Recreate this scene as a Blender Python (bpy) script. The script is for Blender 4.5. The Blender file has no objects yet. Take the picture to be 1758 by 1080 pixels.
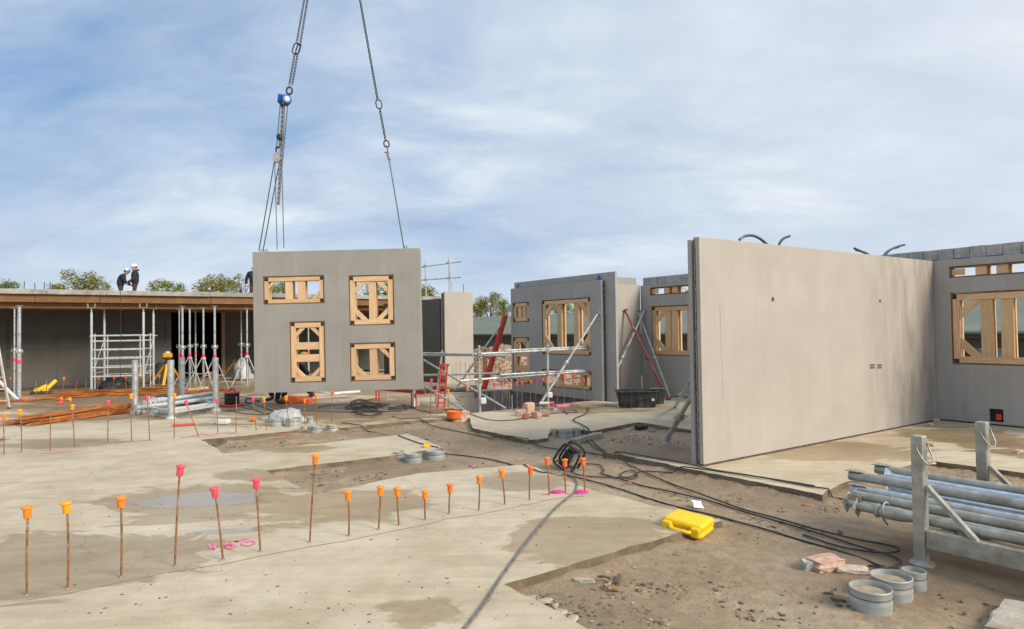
import bpy, math, random
import numpy as np
from mathutils import Vector, Matrix, noise
from mathutils.geometry import tessellate_polygon
random.seed(11)
S = bpy.context.scene
COL = S.collection
R = math.radians

# ---------------------------------------------------------------- camera
F_PX, CXP, CYP = 1150.0, 879.0, 540.0
PITCH, ROLL, EYE = math.atan(26 / 1150), .014, 1.67
CAM_M = Matrix.Rotation(math.pi / 2 + PITCH, 3, 'X') @ Matrix.Rotation(-ROLL, 3, 'Z')
cam = bpy.data.cameras.new('camera')
cam.sensor_width = 36
cam.lens = 36 * F_PX / 1758
cam.clip_end = 3000
camo = bpy.data.objects.new('camera', cam)
COL.objects.link(camo)
camo.matrix_world = Matrix.Translation((0, 0, EYE)) @ CAM_M.to_4x4()
S.camera = camo

# ---------------------------------------------------------------- sky and sun
SUN_EL, SUN_DIR = R(33), Vector((.82, -.57))
w = bpy.data.worlds.new('World')
S.world = w
w.use_nodes = True
wn, wl = w.node_tree.nodes, w.node_tree.links
wn.clear()
def wnode(t, **k):
    n = wn.new(t)
    for a, b in k.items():
        setattr(n, a, b)
    return n
wo = wnode('ShaderNodeOutputWorld')
bg = wnode('ShaderNodeBackground')
bg.inputs[1].default_value = .1
sky = wnode('ShaderNodeTexSky', sky_type='NISHITA', sun_disc=False)
sky.sun_elevation = SUN_EL
sky.sun_rotation = math.atan2(SUN_DIR.x, SUN_DIR.y)
tc = wnode('ShaderNodeTexCoord')
# clouds lie on a flat layer overhead: direction / (z + k), so they flatten towards the horizon
sep = wnode('ShaderNodeSeparateXYZ')
wl.new(tc.outputs['Generated'], sep.inputs[0])
zz = wnode('ShaderNodeMath', operation='MAXIMUM'); zz.inputs[1].default_value = 0
wl.new(sep.outputs[2], zz.inputs[0])
za = wnode('ShaderNodeMath', operation='ADD'); za.inputs[1].default_value = .30
wl.new(zz.outputs[0], za.inputs[0])
dx = wnode('ShaderNodeMath', operation='DIVIDE'); dy = wnode('ShaderNodeMath', operation='DIVIDE')
wl.new(sep.outputs[0], dx.inputs[0]); wl.new(za.outputs[0], dx.inputs[1])
wl.new(sep.outputs[1], dy.inputs[0]); wl.new(za.outputs[0], dy.inputs[1])
cmb = wnode('ShaderNodeCombineXYZ')
wl.new(dx.outputs[0], cmb.inputs[0]); wl.new(dy.outputs[0], cmb.inputs[1])
def wnoise(scale, detail, rough, off, sx=1, sy=1, dist=0):
    m = wnode('ShaderNodeMapping')
    m.inputs['Location'].default_value = off
    m.inputs['Scale'].default_value = (sx, sy, 1)
    m.inputs['Rotation'].default_value = (0, 0, .35)
    wl.new(cmb.outputs[0], m.inputs[0])
    n = wnode('ShaderNodeTexNoise')
    n.inputs['Scale'].default_value = scale
    n.inputs['Detail'].default_value = detail
    n.inputs['Roughness'].default_value = rough
    n.inputs['Distortion'].default_value = dist
    wl.new(m.outputs[0], n.inputs[0])
    return n.outputs[0]
def wramp(src, pts):
    r = wnode('ShaderNodeValToRGB')
    e = r.color_ramp.elements
    while len(e) < len(pts):
        e.new(.5)
    for k, (p, c) in enumerate(pts):
        e[k].position = p
        e[k].color = (*c, 1) if len(c) == 3 else c
    wl.new(src, r.inputs[0])
    return r.outputs[0]
n1 = wnoise(.85, 8, .56, (0.7, 9.1, 0), .8, 1.15, .3)
n2 = wnoise(3.4, 9, .60, (7.3, 2.2, 0), .75, 1.25, .45)
nm = wnode('ShaderNodeMix', data_type='FLOAT'); nm.inputs[0].default_value = .42
wl.new(n1, nm.inputs[2]); wl.new(n2, nm.inputs[3])
cover = wramp(nm.outputs[0], [(.34, (.08,) * 3), (.45, (.55,) * 3), (.57, (.97,) * 3)])
tone = wramp(wnoise(1.9, 9, .58, (4.4, 0.6, 0), .75, 1.2, .5), [(.32, (4.6, 5.7, 7.5)), (.5, (6.0, 7.1, 8.5)), (.66, (8.0, 8.7, 9.4))])
base = wnode('ShaderNodeMix', data_type='RGBA'); base.inputs[0].default_value = .5
wl.new(sky.outputs[0], base.inputs[6]); base.inputs[7].default_value = (2.4, 4.6, 8.4, 1)
# thin veil is whiter on the sun's side of the sky
dot = wnode('ShaderNodeVectorMath', operation='DOT_PRODUCT')
wl.new(tc.outputs['Generated'], dot.inputs[0])
dot.inputs[1].default_value = Vector((.75, .45, .55)).normalized()
veil = wramp(dot.outputs['Value'], [(.50, (0,) * 3), (.98, (1,) * 3)])
mixc = wnode('ShaderNodeMix', data_type='RGBA')
wl.new(cover, mixc.inputs[0]); wl.new(base.outputs[2], mixc.inputs[6]); wl.new(tone, mixc.inputs[7])
vm = wnode('ShaderNodeMath', operation='MULTIPLY'); vm.inputs[1].default_value = .72
wl.new(veil, vm.inputs[0])
mixv = wnode('ShaderNodeMix', data_type='RGBA')
wl.new(vm.outputs[0], mixv.inputs[0]); wl.new(mixc.outputs[2], mixv.inputs[6]); mixv.inputs[7].default_value = (8.6, 9.0, 9.4, 1)
hz = wramp(sep.outputs[2], [(.0, (.55,) * 3), (.16, (.0,) * 3)])
mixh = wnode('ShaderNodeMix', data_type='RGBA')
wl.new(hz, mixh.inputs[0]); wl.new(mixv.outputs[2], mixh.inputs[6]); mixh.inputs[7].default_value = (7.0, 7.9, 9.0, 1)
wl.new(mixh.outputs[2], bg.inputs[0])
wl.new(bg.outputs[0], wo.inputs[0])

sun = bpy.data.lights.new('sun', 'SUN')
sun.energy = 4.0
sun.angle = R(22)
sun.color = (1, .90, .76)
so = bpy.data.objects.new('sun', sun)
COL.objects.link(so)
d3 = Vector((SUN_DIR.x * math.cos(SUN_EL), SUN_DIR.y * math.cos(SUN_EL), math.sin(SUN_EL)))
so.rotation_euler = d3.to_track_quat('Z', 'Y').to_euler()
S.view_settings.view_transform = 'Standard'
S.view_settings.look = 'None'
S.view_settings.exposure = 0
S.view_settings.gamma = 1
S.view_settings.use_curve_mapping = False
S.cycles.use_denoising = True
S.cycles.max_bounces = 6

# ---------------------------------------------------------------- survey: a measured image point back to its place on the site
def ray(x, y):
    return CAM_M @ Vector(((x - CXP) / F_PX, -(y - CYP) / F_PX, -1))
CAMP = Vector((0, 0, EYE))
def at(x, y, z=0.0):
    d = ray(x, y)
    return CAMP + d * ((z - EYE) / d.z)
def at_depth(x, y, Y):
    d = ray(x, y)
    return CAMP + d * (Y / d.y)
def height_at(p, x, y):
    """height of image point x, y standing above ground point p"""
    d = ray(x, y)
    return EYE + d.z * math.hypot(p.x, p.y) / math.hypot(d.x, d.y)
def on_plane(x, y, p0, n):
    d = ray(x, y)
    return CAMP + d * ((Vector(p0) - CAMP).dot(n) / d.dot(n))
U = Vector((.818, .575, 0))
V = Vector((-.575, .818, 0))
ANG_U = math.atan2(U.y, U.x)
ANG_V = math.atan2(-V.y, -V.x)

# ---------------------------------------------------------------- materials
class N:
    """small node-tree writer"""
    def __init__(s, name):
        s.m = bpy.data.materials.new(name)
        s.m.use_nodes = True
        s.t = s.m.node_tree
        s.b = s.t.nodes['Principled BSDF']
        s.tc = s.t.nodes.new('ShaderNodeTexCoord')
    def n(s, t, **k):
        x = s.t.nodes.new(t)
        for a, b in k.items():
            setattr(x, a, b)
        return x
    def l(s, a, b):
        s.t.links.new(a, b)
    def coord(s, scale=(1, 1, 1), which='Object', loc=(0, 0, 0)):
        m = s.n('ShaderNodeMapping')
        m.inputs['Scale'].default_value = scale
        m.inputs['Location'].default_value = loc
        s.l(s.tc.outputs[which], m.inputs[0])
        return m.outputs[0]
    def noise(s, vec, scale, detail=5, rough=.55, dist=0):
        x = s.n('ShaderNodeTexNoise')
        x.inputs['Scale'].default_value = scale
        x.inputs['Detail'].default_value = detail
        x.inputs['Roughness'].default_value = rough
        x.inputs['Distortion'].default_value = dist
        s.l(vec, x.inputs[0])
        return x.outputs[0]
    def ramp(s, src, pts):
        r = s.n('ShaderNodeValToRGB')
        e = r.color_ramp.elements
        while len(e) < len(pts):
            e.new(.5)
        for k, (p, c) in enumerate(pts):
            e[k].position = p
            e[k].color = (c, c, c, 1) if isinstance(c, (int, float)) else (*c, 1)
        s.l(src, r.inputs[0])
        return r.outputs[0]
    def mix(s, f, a, b, mode='MIX'):
        x = s.n('ShaderNodeMix', data_type='RGBA', blend_type=mode)
        for i, v in ((0, f), (6, a), (7, b)):
            if hasattr(v, 'links'):
                s.l(v, x.inputs[i])
            elif i == 0:
                x.inputs[0].default_value = v
            else:
                x.inputs[i].default_value = (*v, 1) if len(v) == 3 else v
        return x.outputs[2]
    def math(s, op, a, b=0.0):
        x = s.n('ShaderNodeMath', operation=op)
        for i, v in ((0, a), (1, b)):
            if hasattr(v, 'links'):
                s.l(v, x.inputs[i])
            else:
                x.inputs[i].default_value = v
        return x.outputs[0]
    def bump(s, h, strength=.3, dist=.02):
        x = s.n('ShaderNodeBump')
        x.inputs['Strength'].default_value = strength
        x.inputs['Distance'].default_value = dist
        s.l(h, x.inputs['Height'])
        s.l(x.outputs[0], s.b.inputs['Normal'])
    def out(s, col, rough=.6, metal=0):
        for nm_, v in (('Base Color', col), ('Roughness', rough), ('Metallic', metal)):
            if hasattr(v, 'links'):
                s.l(v, s.b.inputs[nm_])
            elif nm_ == 'Base Color':
                s.b.inputs[nm_].default_value = (*v, 1)
            else:
                s.b.inputs[nm_].default_value = v
        return s.m

def speckle(name, a, b, scale=8, rough=.6, metal=0, bump=0, detail=6, dirt=None, bscale=None):
    """two-tone weathered material"""
    k = N(name)
    v = k.coord()
    f = k.noise(v, scale, detail, .6)
    c = k.ramp(f, [(.32, a), (.68, b)])
    if dirt:
        g = k.ramp(k.noise(v, scale * .35, 7, .65, .4), [(.5, 0), (.66, 1)])
        c = k.mix(k.math('MULTIPLY', g, .8), c, dirt)
    rr = k.ramp(f, [(.3, max(.05, rough - .12)), (.7, min(1, rough + .12))])
    if bump:
        k.bump(k.noise(v, bscale or scale * 4, 6, .6), bump, .01)
    return k.out(c, rr, metal)

MT = {}
MT['steel'] = speckle('galvanised_steel', (.40, .43, .43), (.62, .64, .62), 14, .42, .55, .1, dirt=(.36, .34, .27))
MT['steel_blue'] = speckle('bright_zinc', (.36, .44, .56), (.62, .70, .82), 10, .34, .6, .05)
MT['steel_dirty'] = speckle('cement_splashed_steel', (.30, .295, .245), (.50, .49, .43), 9, .45, .45, .35, dirt=(.23, .20, .145))
MT['alloy'] = speckle('pale_alloy_tube', (.48, .52, .51), (.64, .67, .65), 12, .4, .3, .05)
MT['tube_pale'] = speckle('pale_zinc_tube', (.44, .47, .46), (.60, .63, .61), 12, .45, .3, .05)
MT['rust'] = speckle('rusty_bar', (.13, .045, .018), (.36, .17, .07), 22, .85, 0, .4, dirt=(.42, .36, .28))
MT['rust_orange'] = speckle('fresh_rust_bar', (.22, .06, .014), (.50, .17, .035), 5, .85, 0, .3)
MT['orange'] = speckle('orange_plastic_cap', (.88, .20, .012), (.95, .30, .02), 30, .45)
MT['amber'] = speckle('amber_plastic_cap', (.90, .30, .012), (.98, .42, .02), 30, .45)
MT['red_orange'] = speckle('faded_orange_cap', (.85, .13, .02), (.9, .2, .04), 30, .45)
MT['pink'] = speckle('pink_plastic_cap', (.85, .05, .10), (.92, .10, .17), 30, .45)
MT['pink_paint'] = speckle('pink_marker_paint', (.82, .10, .30), (.88, .26, .42), 26, .8)
MT['magenta'] = speckle('magenta_painted_plastic', (.55, .02, .20), (.75, .06, .32), 26, .6)
MT['red'] = speckle('red_painted_steel', (.58, .035, .02), (.78, .075, .03), 12, .5, 0, .1, dirt=(.35, .10, .06))
MT['oxide'] = speckle('oxide_red_prop', (.20, .035, .03), (.36, .08, .07), 12, .6, 0, .2, dirt=(.42, .30, .27))
MT['yellow'] = speckle('yellow_plastic', (.90, .56, .004), (.96, .63, .008), 18, .42, 0, .06, dirt=(.82, .50, .02))
MT['yellow_metal'] = speckle('yellow_painted_metal', (.74, .42, .01), (.85, .50, .02), 18, .45)
MT['black'] = speckle('black_rubber', (.010, .010, .011), (.03, .03, .032), 20, .55, 0, .1)
MT['cable'] = speckle('dusty_black_cable', (.018, .018, .019), (.07, .066, .06), 9, .6)
MT['black_plastic'] = speckle('scuffed_black_plastic', (.012, .013, .014), (.045, .045, .047), 9, .5, 0, .1, dirt=(.10, .09, .08))
MT['hose'] = speckle('dark_conduit_hose', (.03, .035, .045), (.06, .07, .085), 20, .4)
MT['chain'] = speckle('dark_chain_steel', (.03, .028, .028), (.10, .09, .085), 30, .5, .6)
MT['chain_grey'] = speckle('worn_chain_steel', (.20, .19, .18), (.42, .40, .38), 30, .45, .7)
MT['blue'] = speckle('blue_painted_hoist', (.006, .07, .36), (.015, .13, .52), 12, .4)
MT['blue_box'] = speckle('dark_blue_plastic', (.02, .05, .08), (.05, .09, .13), 14, .6)
MT['white'] = speckle('white_paint', (.70, .70, .68), (.82, .82, .80), 12, .45)
MT['sheeting'] = speckle('white_plastic_sheeting', (.62, .62, .58), (.80, .79, .75), 6, .4, 0, .25)
MT['sheet_grey'] = speckle('grubby_white_sheeting', (.36, .37, .365), (.52, .52, .50), 5, .4, 0, .25)
MT['zinc_duct'] = speckle('zinc_duct', (.34, .37, .36), (.52, .54, .51), 7, .5, .3, .12, dirt=(.40, .36, .29))
MT['cloth_dark'] = speckle('dark_workwear', (.010, .011, .016), (.028, .030, .04), 14, .9, 0, .3)
MT['cloth_navy'] = speckle('navy_jacket', (.012, .015, .028), (.03, .035, .055), 14, .9, 0, .3)
MT['trousers'] = speckle('maroon_work_trousers', (.06, .018, .02), (.11, .035, .035), 14, .9, 0, .3)
MT['skin'] = speckle('skin', (.50, .28, .19), (.58, .34, .24), 20, .55)
MT['boot'] = speckle('dark_leather_boot', (.03, .022, .016), (.075, .055, .04), 20, .7)
MT['brick'] = speckle('broken_pink_brick', (.50, .30, .20), (.66, .46, .35), 16, .9, 0, .6, dirt=(.70, .60, .52))
MT['brick_red'] = speckle('red_brick', (.36, .12, .06), (.48, .20, .11), 16, .9, 0, .6)
MT['rubble_stone'] = speckle('rubble_stone', (.24, .17, .115), (.50, .39, .29), 3, .95, 0, .3)
MT['rubble'] = speckle('pink_grey_rubble', (.30, .20, .13), (.55, .40, .30), 2.2, .95, 0, .6)
MT['block'] = speckle('rough_block', (.34, .33, .305), (.52, .50, .465), 11, .95, 0, .5, dirt=(.26, .25, .23), bscale=60)
MT['core'] = speckle('dark_wall_core', (.035, .033, .03), (.12, .11, .10), 14, .95, 0, .9)
MT['soil_wet'] = speckle('wet_grout', (.20, .16, .11), (.33, .27, .19), 18, .8, 0, .4)
MT['chalk'] = speckle('faded_red_chalk', (.42, .25, .19), (.46, .36, .28), 9, .9)
MT['stile_grey'] = speckle('worn_alloy_stile', (.42, .40, .36), (.58, .55, .50), 8, .6)
MT['paper'] = speckle('white_paper', (.75, .75, .73), (.82, .82, .8), 8, .8)
MT['bark'] = speckle('bark', (.06, .045, .03), (.13, .10, .075), 6, .95, 0, .6)
MT['glass'] = speckle('dark_window_glass', (.02, .024, .028), (.035, .04, .045), 2, .12)
MT['board_wall'] = speckle('brown_wall_boarding', (.06, .05, .038), (.10, .085, .065), 3, .8)
MT['door_blue'] = speckle('pale_blue_door', (.14, .23, .33), (.18, .28, .38), 4, .5)

MT['clod'] = speckle('soil_clod', (.10, .070, .045), (.20, .145, .10), 9, .9, 0, .4)
MT['chip'] = speckle('mortar_chip', (.30, .25, .18), (.46, .41, .32), 9, .9, 0, .4)
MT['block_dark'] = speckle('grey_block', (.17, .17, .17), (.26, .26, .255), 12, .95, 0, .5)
MT['box_grey'] = speckle('grey_socket_box', (.16, .16, .155), (.26, .26, .25), 30, .6)
MT['roof_concrete'] = speckle('roof_edge_concrete', (.27, .255, .225), (.44, .42, .375), 3.5, .85, 0, .4, dirt=(.20, .165, .12))
MT['rust_dark'] = speckle('dark_rusty_steel', (.045, .03, .025), (.13, .085, .07), 20, .6, .4)
MT['grout_fill'] = speckle('sandy_grout_fill', (.30, .235, .15), (.46, .38, .27), 14, .9, 0, .5)
MT['cable_dusty'] = speckle('dust_grey_cable', (.10, .10, .095), (.22, .215, .20), 16, .8)
MT['mark_grey'] = speckle('faint_moulded_mark', (.62, .42, .02), (.7, .48, .02), 10, .6)
MT['tile_pink'] = speckle('pinkish_white_broken_tile', (.52, .36, .26), (.72, .62, .54), 22, .9, 0, .6, dirt=(.30, .17, .10))
MT['chip_pale'] = speckle('pale_broken_concrete', (.36, .31, .24), (.54, .49, .41), 9, .9, 0, .8, dirt=(.24, .18, .12))
MT['scrap_blue'] = speckle('pale_blue_scrap', (.3, .38, .46), (.4, .48, .55), 10, .6)
MT['white_old'] = speckle('weathered_gutter', (.14, .15, .15), (.2, .21, .21), 4, .6)
MT['board_frame'] = speckle('brown_frame', (.10, .085, .065), (.14, .12, .09), 3, .7)
def wood(name, a, b, knots=(.25, .12, .05), rough=.75):
    k = N(name)
    v = k.coord((1.2, 16, 16))
    g = k.noise(v, 2.2, 6, .6, 1.2)
    c = k.ramp(g, [(.28, a), (.7, b)])
    oi = k.n('ShaderNodeObjectInfo')
    c = k.mix(k.math('MULTIPLY', oi.outputs['Random'], .34), c, tuple(x * .62 for x in a))
    kn = k.ramp(k.noise(k.coord((3.5, 9, 9)), 2.0, 2, .5), [(.70, 0), (.77, 1)])
    c = k.mix(k.math('MULTIPLY', kn, .6), c, knots)
    dirt = k.ramp(k.noise(k.coord(), 2.6, 6, .65, .3), [(.52, 0), (.72, 1)])
    c = k.mix(k.math('MULTIPLY', dirt, .35), c, (.36, .21, .10))
    k.bump(g, .25, .004)
    return k.out(c, rough)
MT['wood'] = wood('new_softwood', (.60, .36, .17), (.86, .62, .37))
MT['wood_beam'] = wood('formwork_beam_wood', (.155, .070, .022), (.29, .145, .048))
MT['wood_old'] = wood('weathered_plank', (.30, .19, .10), (.50, .36, .22))

def precast(name, a=(.29, .27, .24), b=(.365, .345, .31), stain=0.0, scuff=.5):
    """smooth factory concrete: faint vertical drag marks, blotches, dribbles of rain dirt"""
    k = N(name)
    v = k.coord()
    c = k.ramp(k.noise(v, 1.3, 8, .62, .4), [(.30, a), (.70, b)])
    st = k.noise(k.coord((11, 11, .35)), 2.0, 7, .6, .15)
    c = k.mix(scuff, c, k.ramp(st, [(.32, .40), (.5, .5), (.68, .6)]), 'OVERLAY')
    fine = k.noise(k.coord((60, 60, 26)), 2.0, 4, .6)
    c = k.mix(.25, c, k.ramp(fine, [(.3, .42), (.7, .58)]), 'OVERLAY')
    hz_ = k.noise(k.coord((.6, .6, 34)), 2.0, 6, .6, .1)
    c = k.mix(.07, c, k.ramp(hz_, [(.35, .40), (.65, .60)]), 'OVERLAY')
    if stain:
        sx = k.n('ShaderNodeSeparateXYZ')
        k.l(k.tc.outputs['Object'], sx.inputs[0])
        band = k.n('ShaderNodeMapRange', interpolation_type='SMOOTHSTEP')
        k.l(sx.outputs[0], band.inputs[0])
        band.inputs[1].default_value = 3.2
        band.inputs[2].default_value = 5.4
        dr = k.ramp(k.noise(k.coord((2.6, 2.6, .55), loc=(2.2, 0, .3)), 1.5, 7, .6, .5), [(.40, 0), (.62, 1)])
        c = k.mix(k.math('MULTIPLY', k.math('MULTIPLY', dr, band.outputs[0]), stain), c, (.20, .165, .125))
    k.bump(k.noise(v, 55, 5, .6), .12, .004)
    return k.out(c, k.ramp(st, [(.3, .62), (.7, .8)]))
MT['precast'] = precast('precast_concrete', (.29, .27, .235), (.355, .333, .295), 0, .3)
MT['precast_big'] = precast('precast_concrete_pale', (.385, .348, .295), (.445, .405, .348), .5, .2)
MT['precast_grey'] = precast('precast_concrete_grey', (.335, .32, .295), (.41, .392, .362), 0, .35)
MT['cast'] = precast('site_cast_concrete', (.26, .245, .215), (.40, .38, .34), 0, .7)
MT['shade_toned_wall'] = precast('shade_toned_precast', (.078, .071, .058), (.108, .098, .08), 0, .35)  # precast wall, its colour darkened to stand in for shade

def wet_spots(k, spots, base):
    """largest of several soft ellipses, broken up by noise"""
    acc = None
    wob = k.noise(k.coord((1, 1.7, 1)), .85, 10, .68, .7)
    wob = k.math('MULTIPLY', k.math('SUBTRACT', wob, .5), 3.0)
    for (c, rx, ry, ang, gain) in spots:
        m = k.n('ShaderNodeMapping', vector_type='TEXTURE')
        m.inputs['Location'].default_value = (c.x, c.y, 0)
        m.inputs['Rotation'].default_value = (0, 0, ang)
        m.inputs['Scale'].default_value = (rx, ry, 1)
        k.l(k.tc.outputs['Object'], m.inputs[0])
        fl = k.n('ShaderNodeVectorMath', operation='MULTIPLY')
        k.l(m.outputs[0], fl.inputs[0])
        fl.inputs[1].default_value = (1, 1, 0)
        ln = k.n('ShaderNodeVectorMath', operation='LENGTH')
        k.l(fl.outputs[0], ln.inputs[0])
        d = k.math('MULTIPLY', k.math('ADD', k.math('SUBTRACT', 1.0, ln.outputs['Value']), wob), gain)
        acc = d if acc is None else k.math('MAXIMUM', acc, d)
    return acc
def spot(px, py, wpx, hpx, gain=1.0, z=0, ang=0.0):
    c = at(px, py, z)
    return (c, wpx * c.y / F_PX / 2, hpx * c.y * c.y / (F_PX * (EYE - z)) / 2, ang, gain)

def slab_material():
    k = N('site_slab_concrete')
    v = k.coord()
    c = k.ramp(k.noise(v, .55, 9, .62, .5), [(.30, (.40, .325, .215)), (.5, (.515, .435, .305)), (.70, (.60, .535, .41))])
    mott = k.noise(v, 4.2, 8, .65, .3)
    c = k.mix(.45, c, k.ramp(mott, [(.3, .38), (.7, .62)]), 'OVERLAY')
    grit = k.noise(v, 85, 4, .7)
    c = k.mix(.5, c, k.ramp(grit, [(.3, .36), (.7, .64)]), 'OVERLAY')
    sweep = k.noise(k.coord((.5, 5, 1)), 2.2, 6, .6, .4)
    c = k.mix(.25, c, k.ramp(sweep, [(.35, .38), (.65, .62)]), 'OVERLAY')
    fleck = k.ramp(k.noise(v, 60, 2, .5), [(.66, 0), (.70, 1)])
    c = k.mix(k.math('MULTIPLY', fleck, .5), c, (.66, .60, .50))
    fleck = k.ramp(k.noise(k.coord(loc=(9, 3, 0)), 34, 3, .6), [(.68, 0), (.72, 1)])
    c = k.mix(k.math('MULTIPLY', fleck, .6), c, (.20, .15, .10))
    vo = k.n('ShaderNodeTexVoronoi', feature='DISTANCE_TO_EDGE')
    vo.inputs['Scale'].default_value = .42
    wv = k.n('ShaderNodeVectorMath', operation='ADD')
    nz = k.n('ShaderNodeTexNoise'); nz.inputs['Scale'].default_value = 1.6; nz.inputs['Detail'].default_value = 6
    k.l(v, nz.inputs[0]); k.l(v, wv.inputs[0]); k.l(nz.outputs['Color'], wv.inputs[1]); k.l(wv.outputs[0], vo.inputs['Vector'])
    crack = k.ramp(vo.outputs['Distance'], [(.0, 1), (.006, 0)])
    crk_on = k.ramp(k.noise(k.coord(loc=(2, 8, 0)), .5, 3, .5), [(.52, 0), (.6, 1)])
    c = k.mix(k.math('MULTIPLY', k.math('MULTIPLY', crack, crk_on), .4), c, (.22, .16, .10))
    # reddish mud smears
    mud = k.ramp(k.noise(k.coord((.9, 2.2, 1), loc=(4, 1, 0)), 1.25, 7, .62, .8), [(.54, 0), (.70, 1)])
    c = k.mix(k.math('MULTIPLY', mud, .55), c, (.36, .255, .15))
    rs = k.n('ShaderNodeMapRange', interpolation_type='SMOOTHSTEP')
    k.l(wet_spots(k, RUSTY, None), rs.inputs[0]); rs.inputs[1].default_value = -.1; rs.inputs[2].default_value = .7
    c = k.mix(k.math('MULTIPLY', rs.outputs[0], .72), c, (.27, .185, .105))
    wet = wet_spots(k, WET, None)
    wm = k.n('ShaderNodeMapRange', interpolation_type='SMOOTHSTEP')
    k.l(wet, wm.inputs[0]); wm.inputs[1].default_value = .0; wm.inputs[2].default_value = .16
    c = k.mix(k.math('MULTIPLY', wm.outputs[0], .85), c, k.mix(1, c, (.68, .59, .46), 'MULTIPLY'))
    pud = wet_spots(k, PUDDLE, None)
    pm = k.n('ShaderNodeMapRange', interpolation_type='SMOOTHSTEP')
    k.l(pud, pm.inputs[0]); pm.inputs[1].default_value = .10; pm.inputs[2].default_value = .2
    c = k.mix(k.math('MULTIPLY', pm.outputs[0], .30), c, (.15, .12, .085))
    ro = k.ramp(mott, [(.3, .74), (.7, .9)])
    ro = k.mix(wm.outputs[0], ro, (.42, .42, .42))
    ro = k.mix(pm.outputs[0], ro, (.03, .03, .03))
    bs = k.math('MULTIPLY', k.math('SUBTRACT', 1.0, pm.outputs[0]), k.math('ADD', k.math('MULTIPLY', grit, .35), k.math('MULTIPLY', mott, 1.0)))
    k.bump(bs, .38, .012)
    return k.out(c, ro)

def dirt_material():
    k = N('wet_sandy_dirt')
    v = k.coord()
    c = k.ramp(k.noise(v, .8, 9, .65, .6), [(.28, (.27, .185, .105)), (.5, (.36, .265, .165)), (.72, (.46, .365, .255))])
    cl = k.noise(v, 9, 9, .7, .3)
    c = k.mix(.7, c, k.ramp(cl, [(.3, .30), (.5, .5), (.7, .66)]), 'OVERLAY')
    g = k.noise(v, 110, 4, .7)
    c = k.mix(.55, c, k.ramp(g, [(.3, .34), (.7, .66)]), 'OVERLAY')
    spk = k.ramp(k.noise(v, 42, 3, .6), [(.64, 0), (.69, 1)])
    c = k.mix(k.math('MULTIPLY', spk, .6), c, (.09, .062, .042))
    wetn = k.ramp(k.noise(v, .45, 6, .6, .5), [(.44, 0), (.62, 1)])
    c = k.mix(k.math('MULTIPLY', wetn, .72), c, (.235, .17, .108))
    k.bump(k.math('ADD', k.math('MULTIPLY', cl, 1.4), k.math('MULTIPLY', g, .35)), .75, .03)
    return k.out(c, k.mix(wetn, (.9, .9, .9), (.5, .5, .5)))
WET = [spot(330, 862, 420, 75), spot(60, 960, 620, 110, 1.2), spot(570, 868, 330, 62, .9), spot(1030, 925, 300, 90, 1.1),
       spot(960, 700, 300, 22, 1.2), spot(270, 706, 360, 26, 1.3), spot(1460, 775, 300, 42, .9), spot(1690, 755, 190, 60, 1.3),
       spot(110, 760, 260, 16, .8), spot(210, 693, 560, 40, 1.7), spot(590, 704, 420, 46, 1.5), spot(200, 665, 640, 26, 2.0), spot(700, 668, 300, 24, 1.4), spot(520, 770, 140, 14, .7), spot(560, 700, 500, 40, .55), spot(900, 826, 190, 34, .8),
       spot(750, 1050, 200, 60, .6), spot(250, 672, 500, 14, 1.5), spot(470, 815, 200, 26, .6), spot(1110, 770, 100, 26, .9)]
RUSTY = [spot(230, 678, 700, 44, 1.3), spot(600, 702, 420, 44, .8), spot(1690, 760, 220, 60, .8), spot(1480, 765, 260, 34, .6), spot(930, 703, 260, 26, .5), spot(120, 722, 330, 22, .9)]
PUDDLE = [spot(350, 858, 240, 30, 1.3), spot(380, 912, 120, 11, .7), spot(960, 700, 210, 11, 1.2), spot(280, 708, 230, 11, 1.2)]
MT['slab'] = slab_material()
MT['slab_edge'] = speckle('muddy_slab_edge', (.10, .075, .045), (.26, .205, .135), 5, .85, 0, .7, dirt=(.13, .092, .052), bscale=30)
MT['dirt'] = dirt_material()
def leaf_mat():
    k = N('tree_leaves')
    oi = k.n('ShaderNodeObjectInfo')
    c = k.ramp(k.noise(k.coord(), 1.1, 3, .5), [(.3, (.11, .16, .02)), (.5, (.21, .26, .035)), (.7, (.34, .33, .06))])
    c = k.mix(k.math('MULTIPLY', oi.outputs['Random'], .55), c, (.24, .19, .035))
    m = k.out(c, .55)
    k.b.inputs['Transmission Weight'].default_value = 0
    return m
MT['leaf'] = leaf_mat()
def roof_mat():
    k = N('green_sheet_roof')
    c = k.ramp(k.noise(k.coord((.3, 1, 1)), .8, 6, .6), [(.3, (.13, .16, .115)), (.7, (.19, .22, .165))])
    return k.out(c, .55)
MT['roof_green'] = roof_mat()

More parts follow.
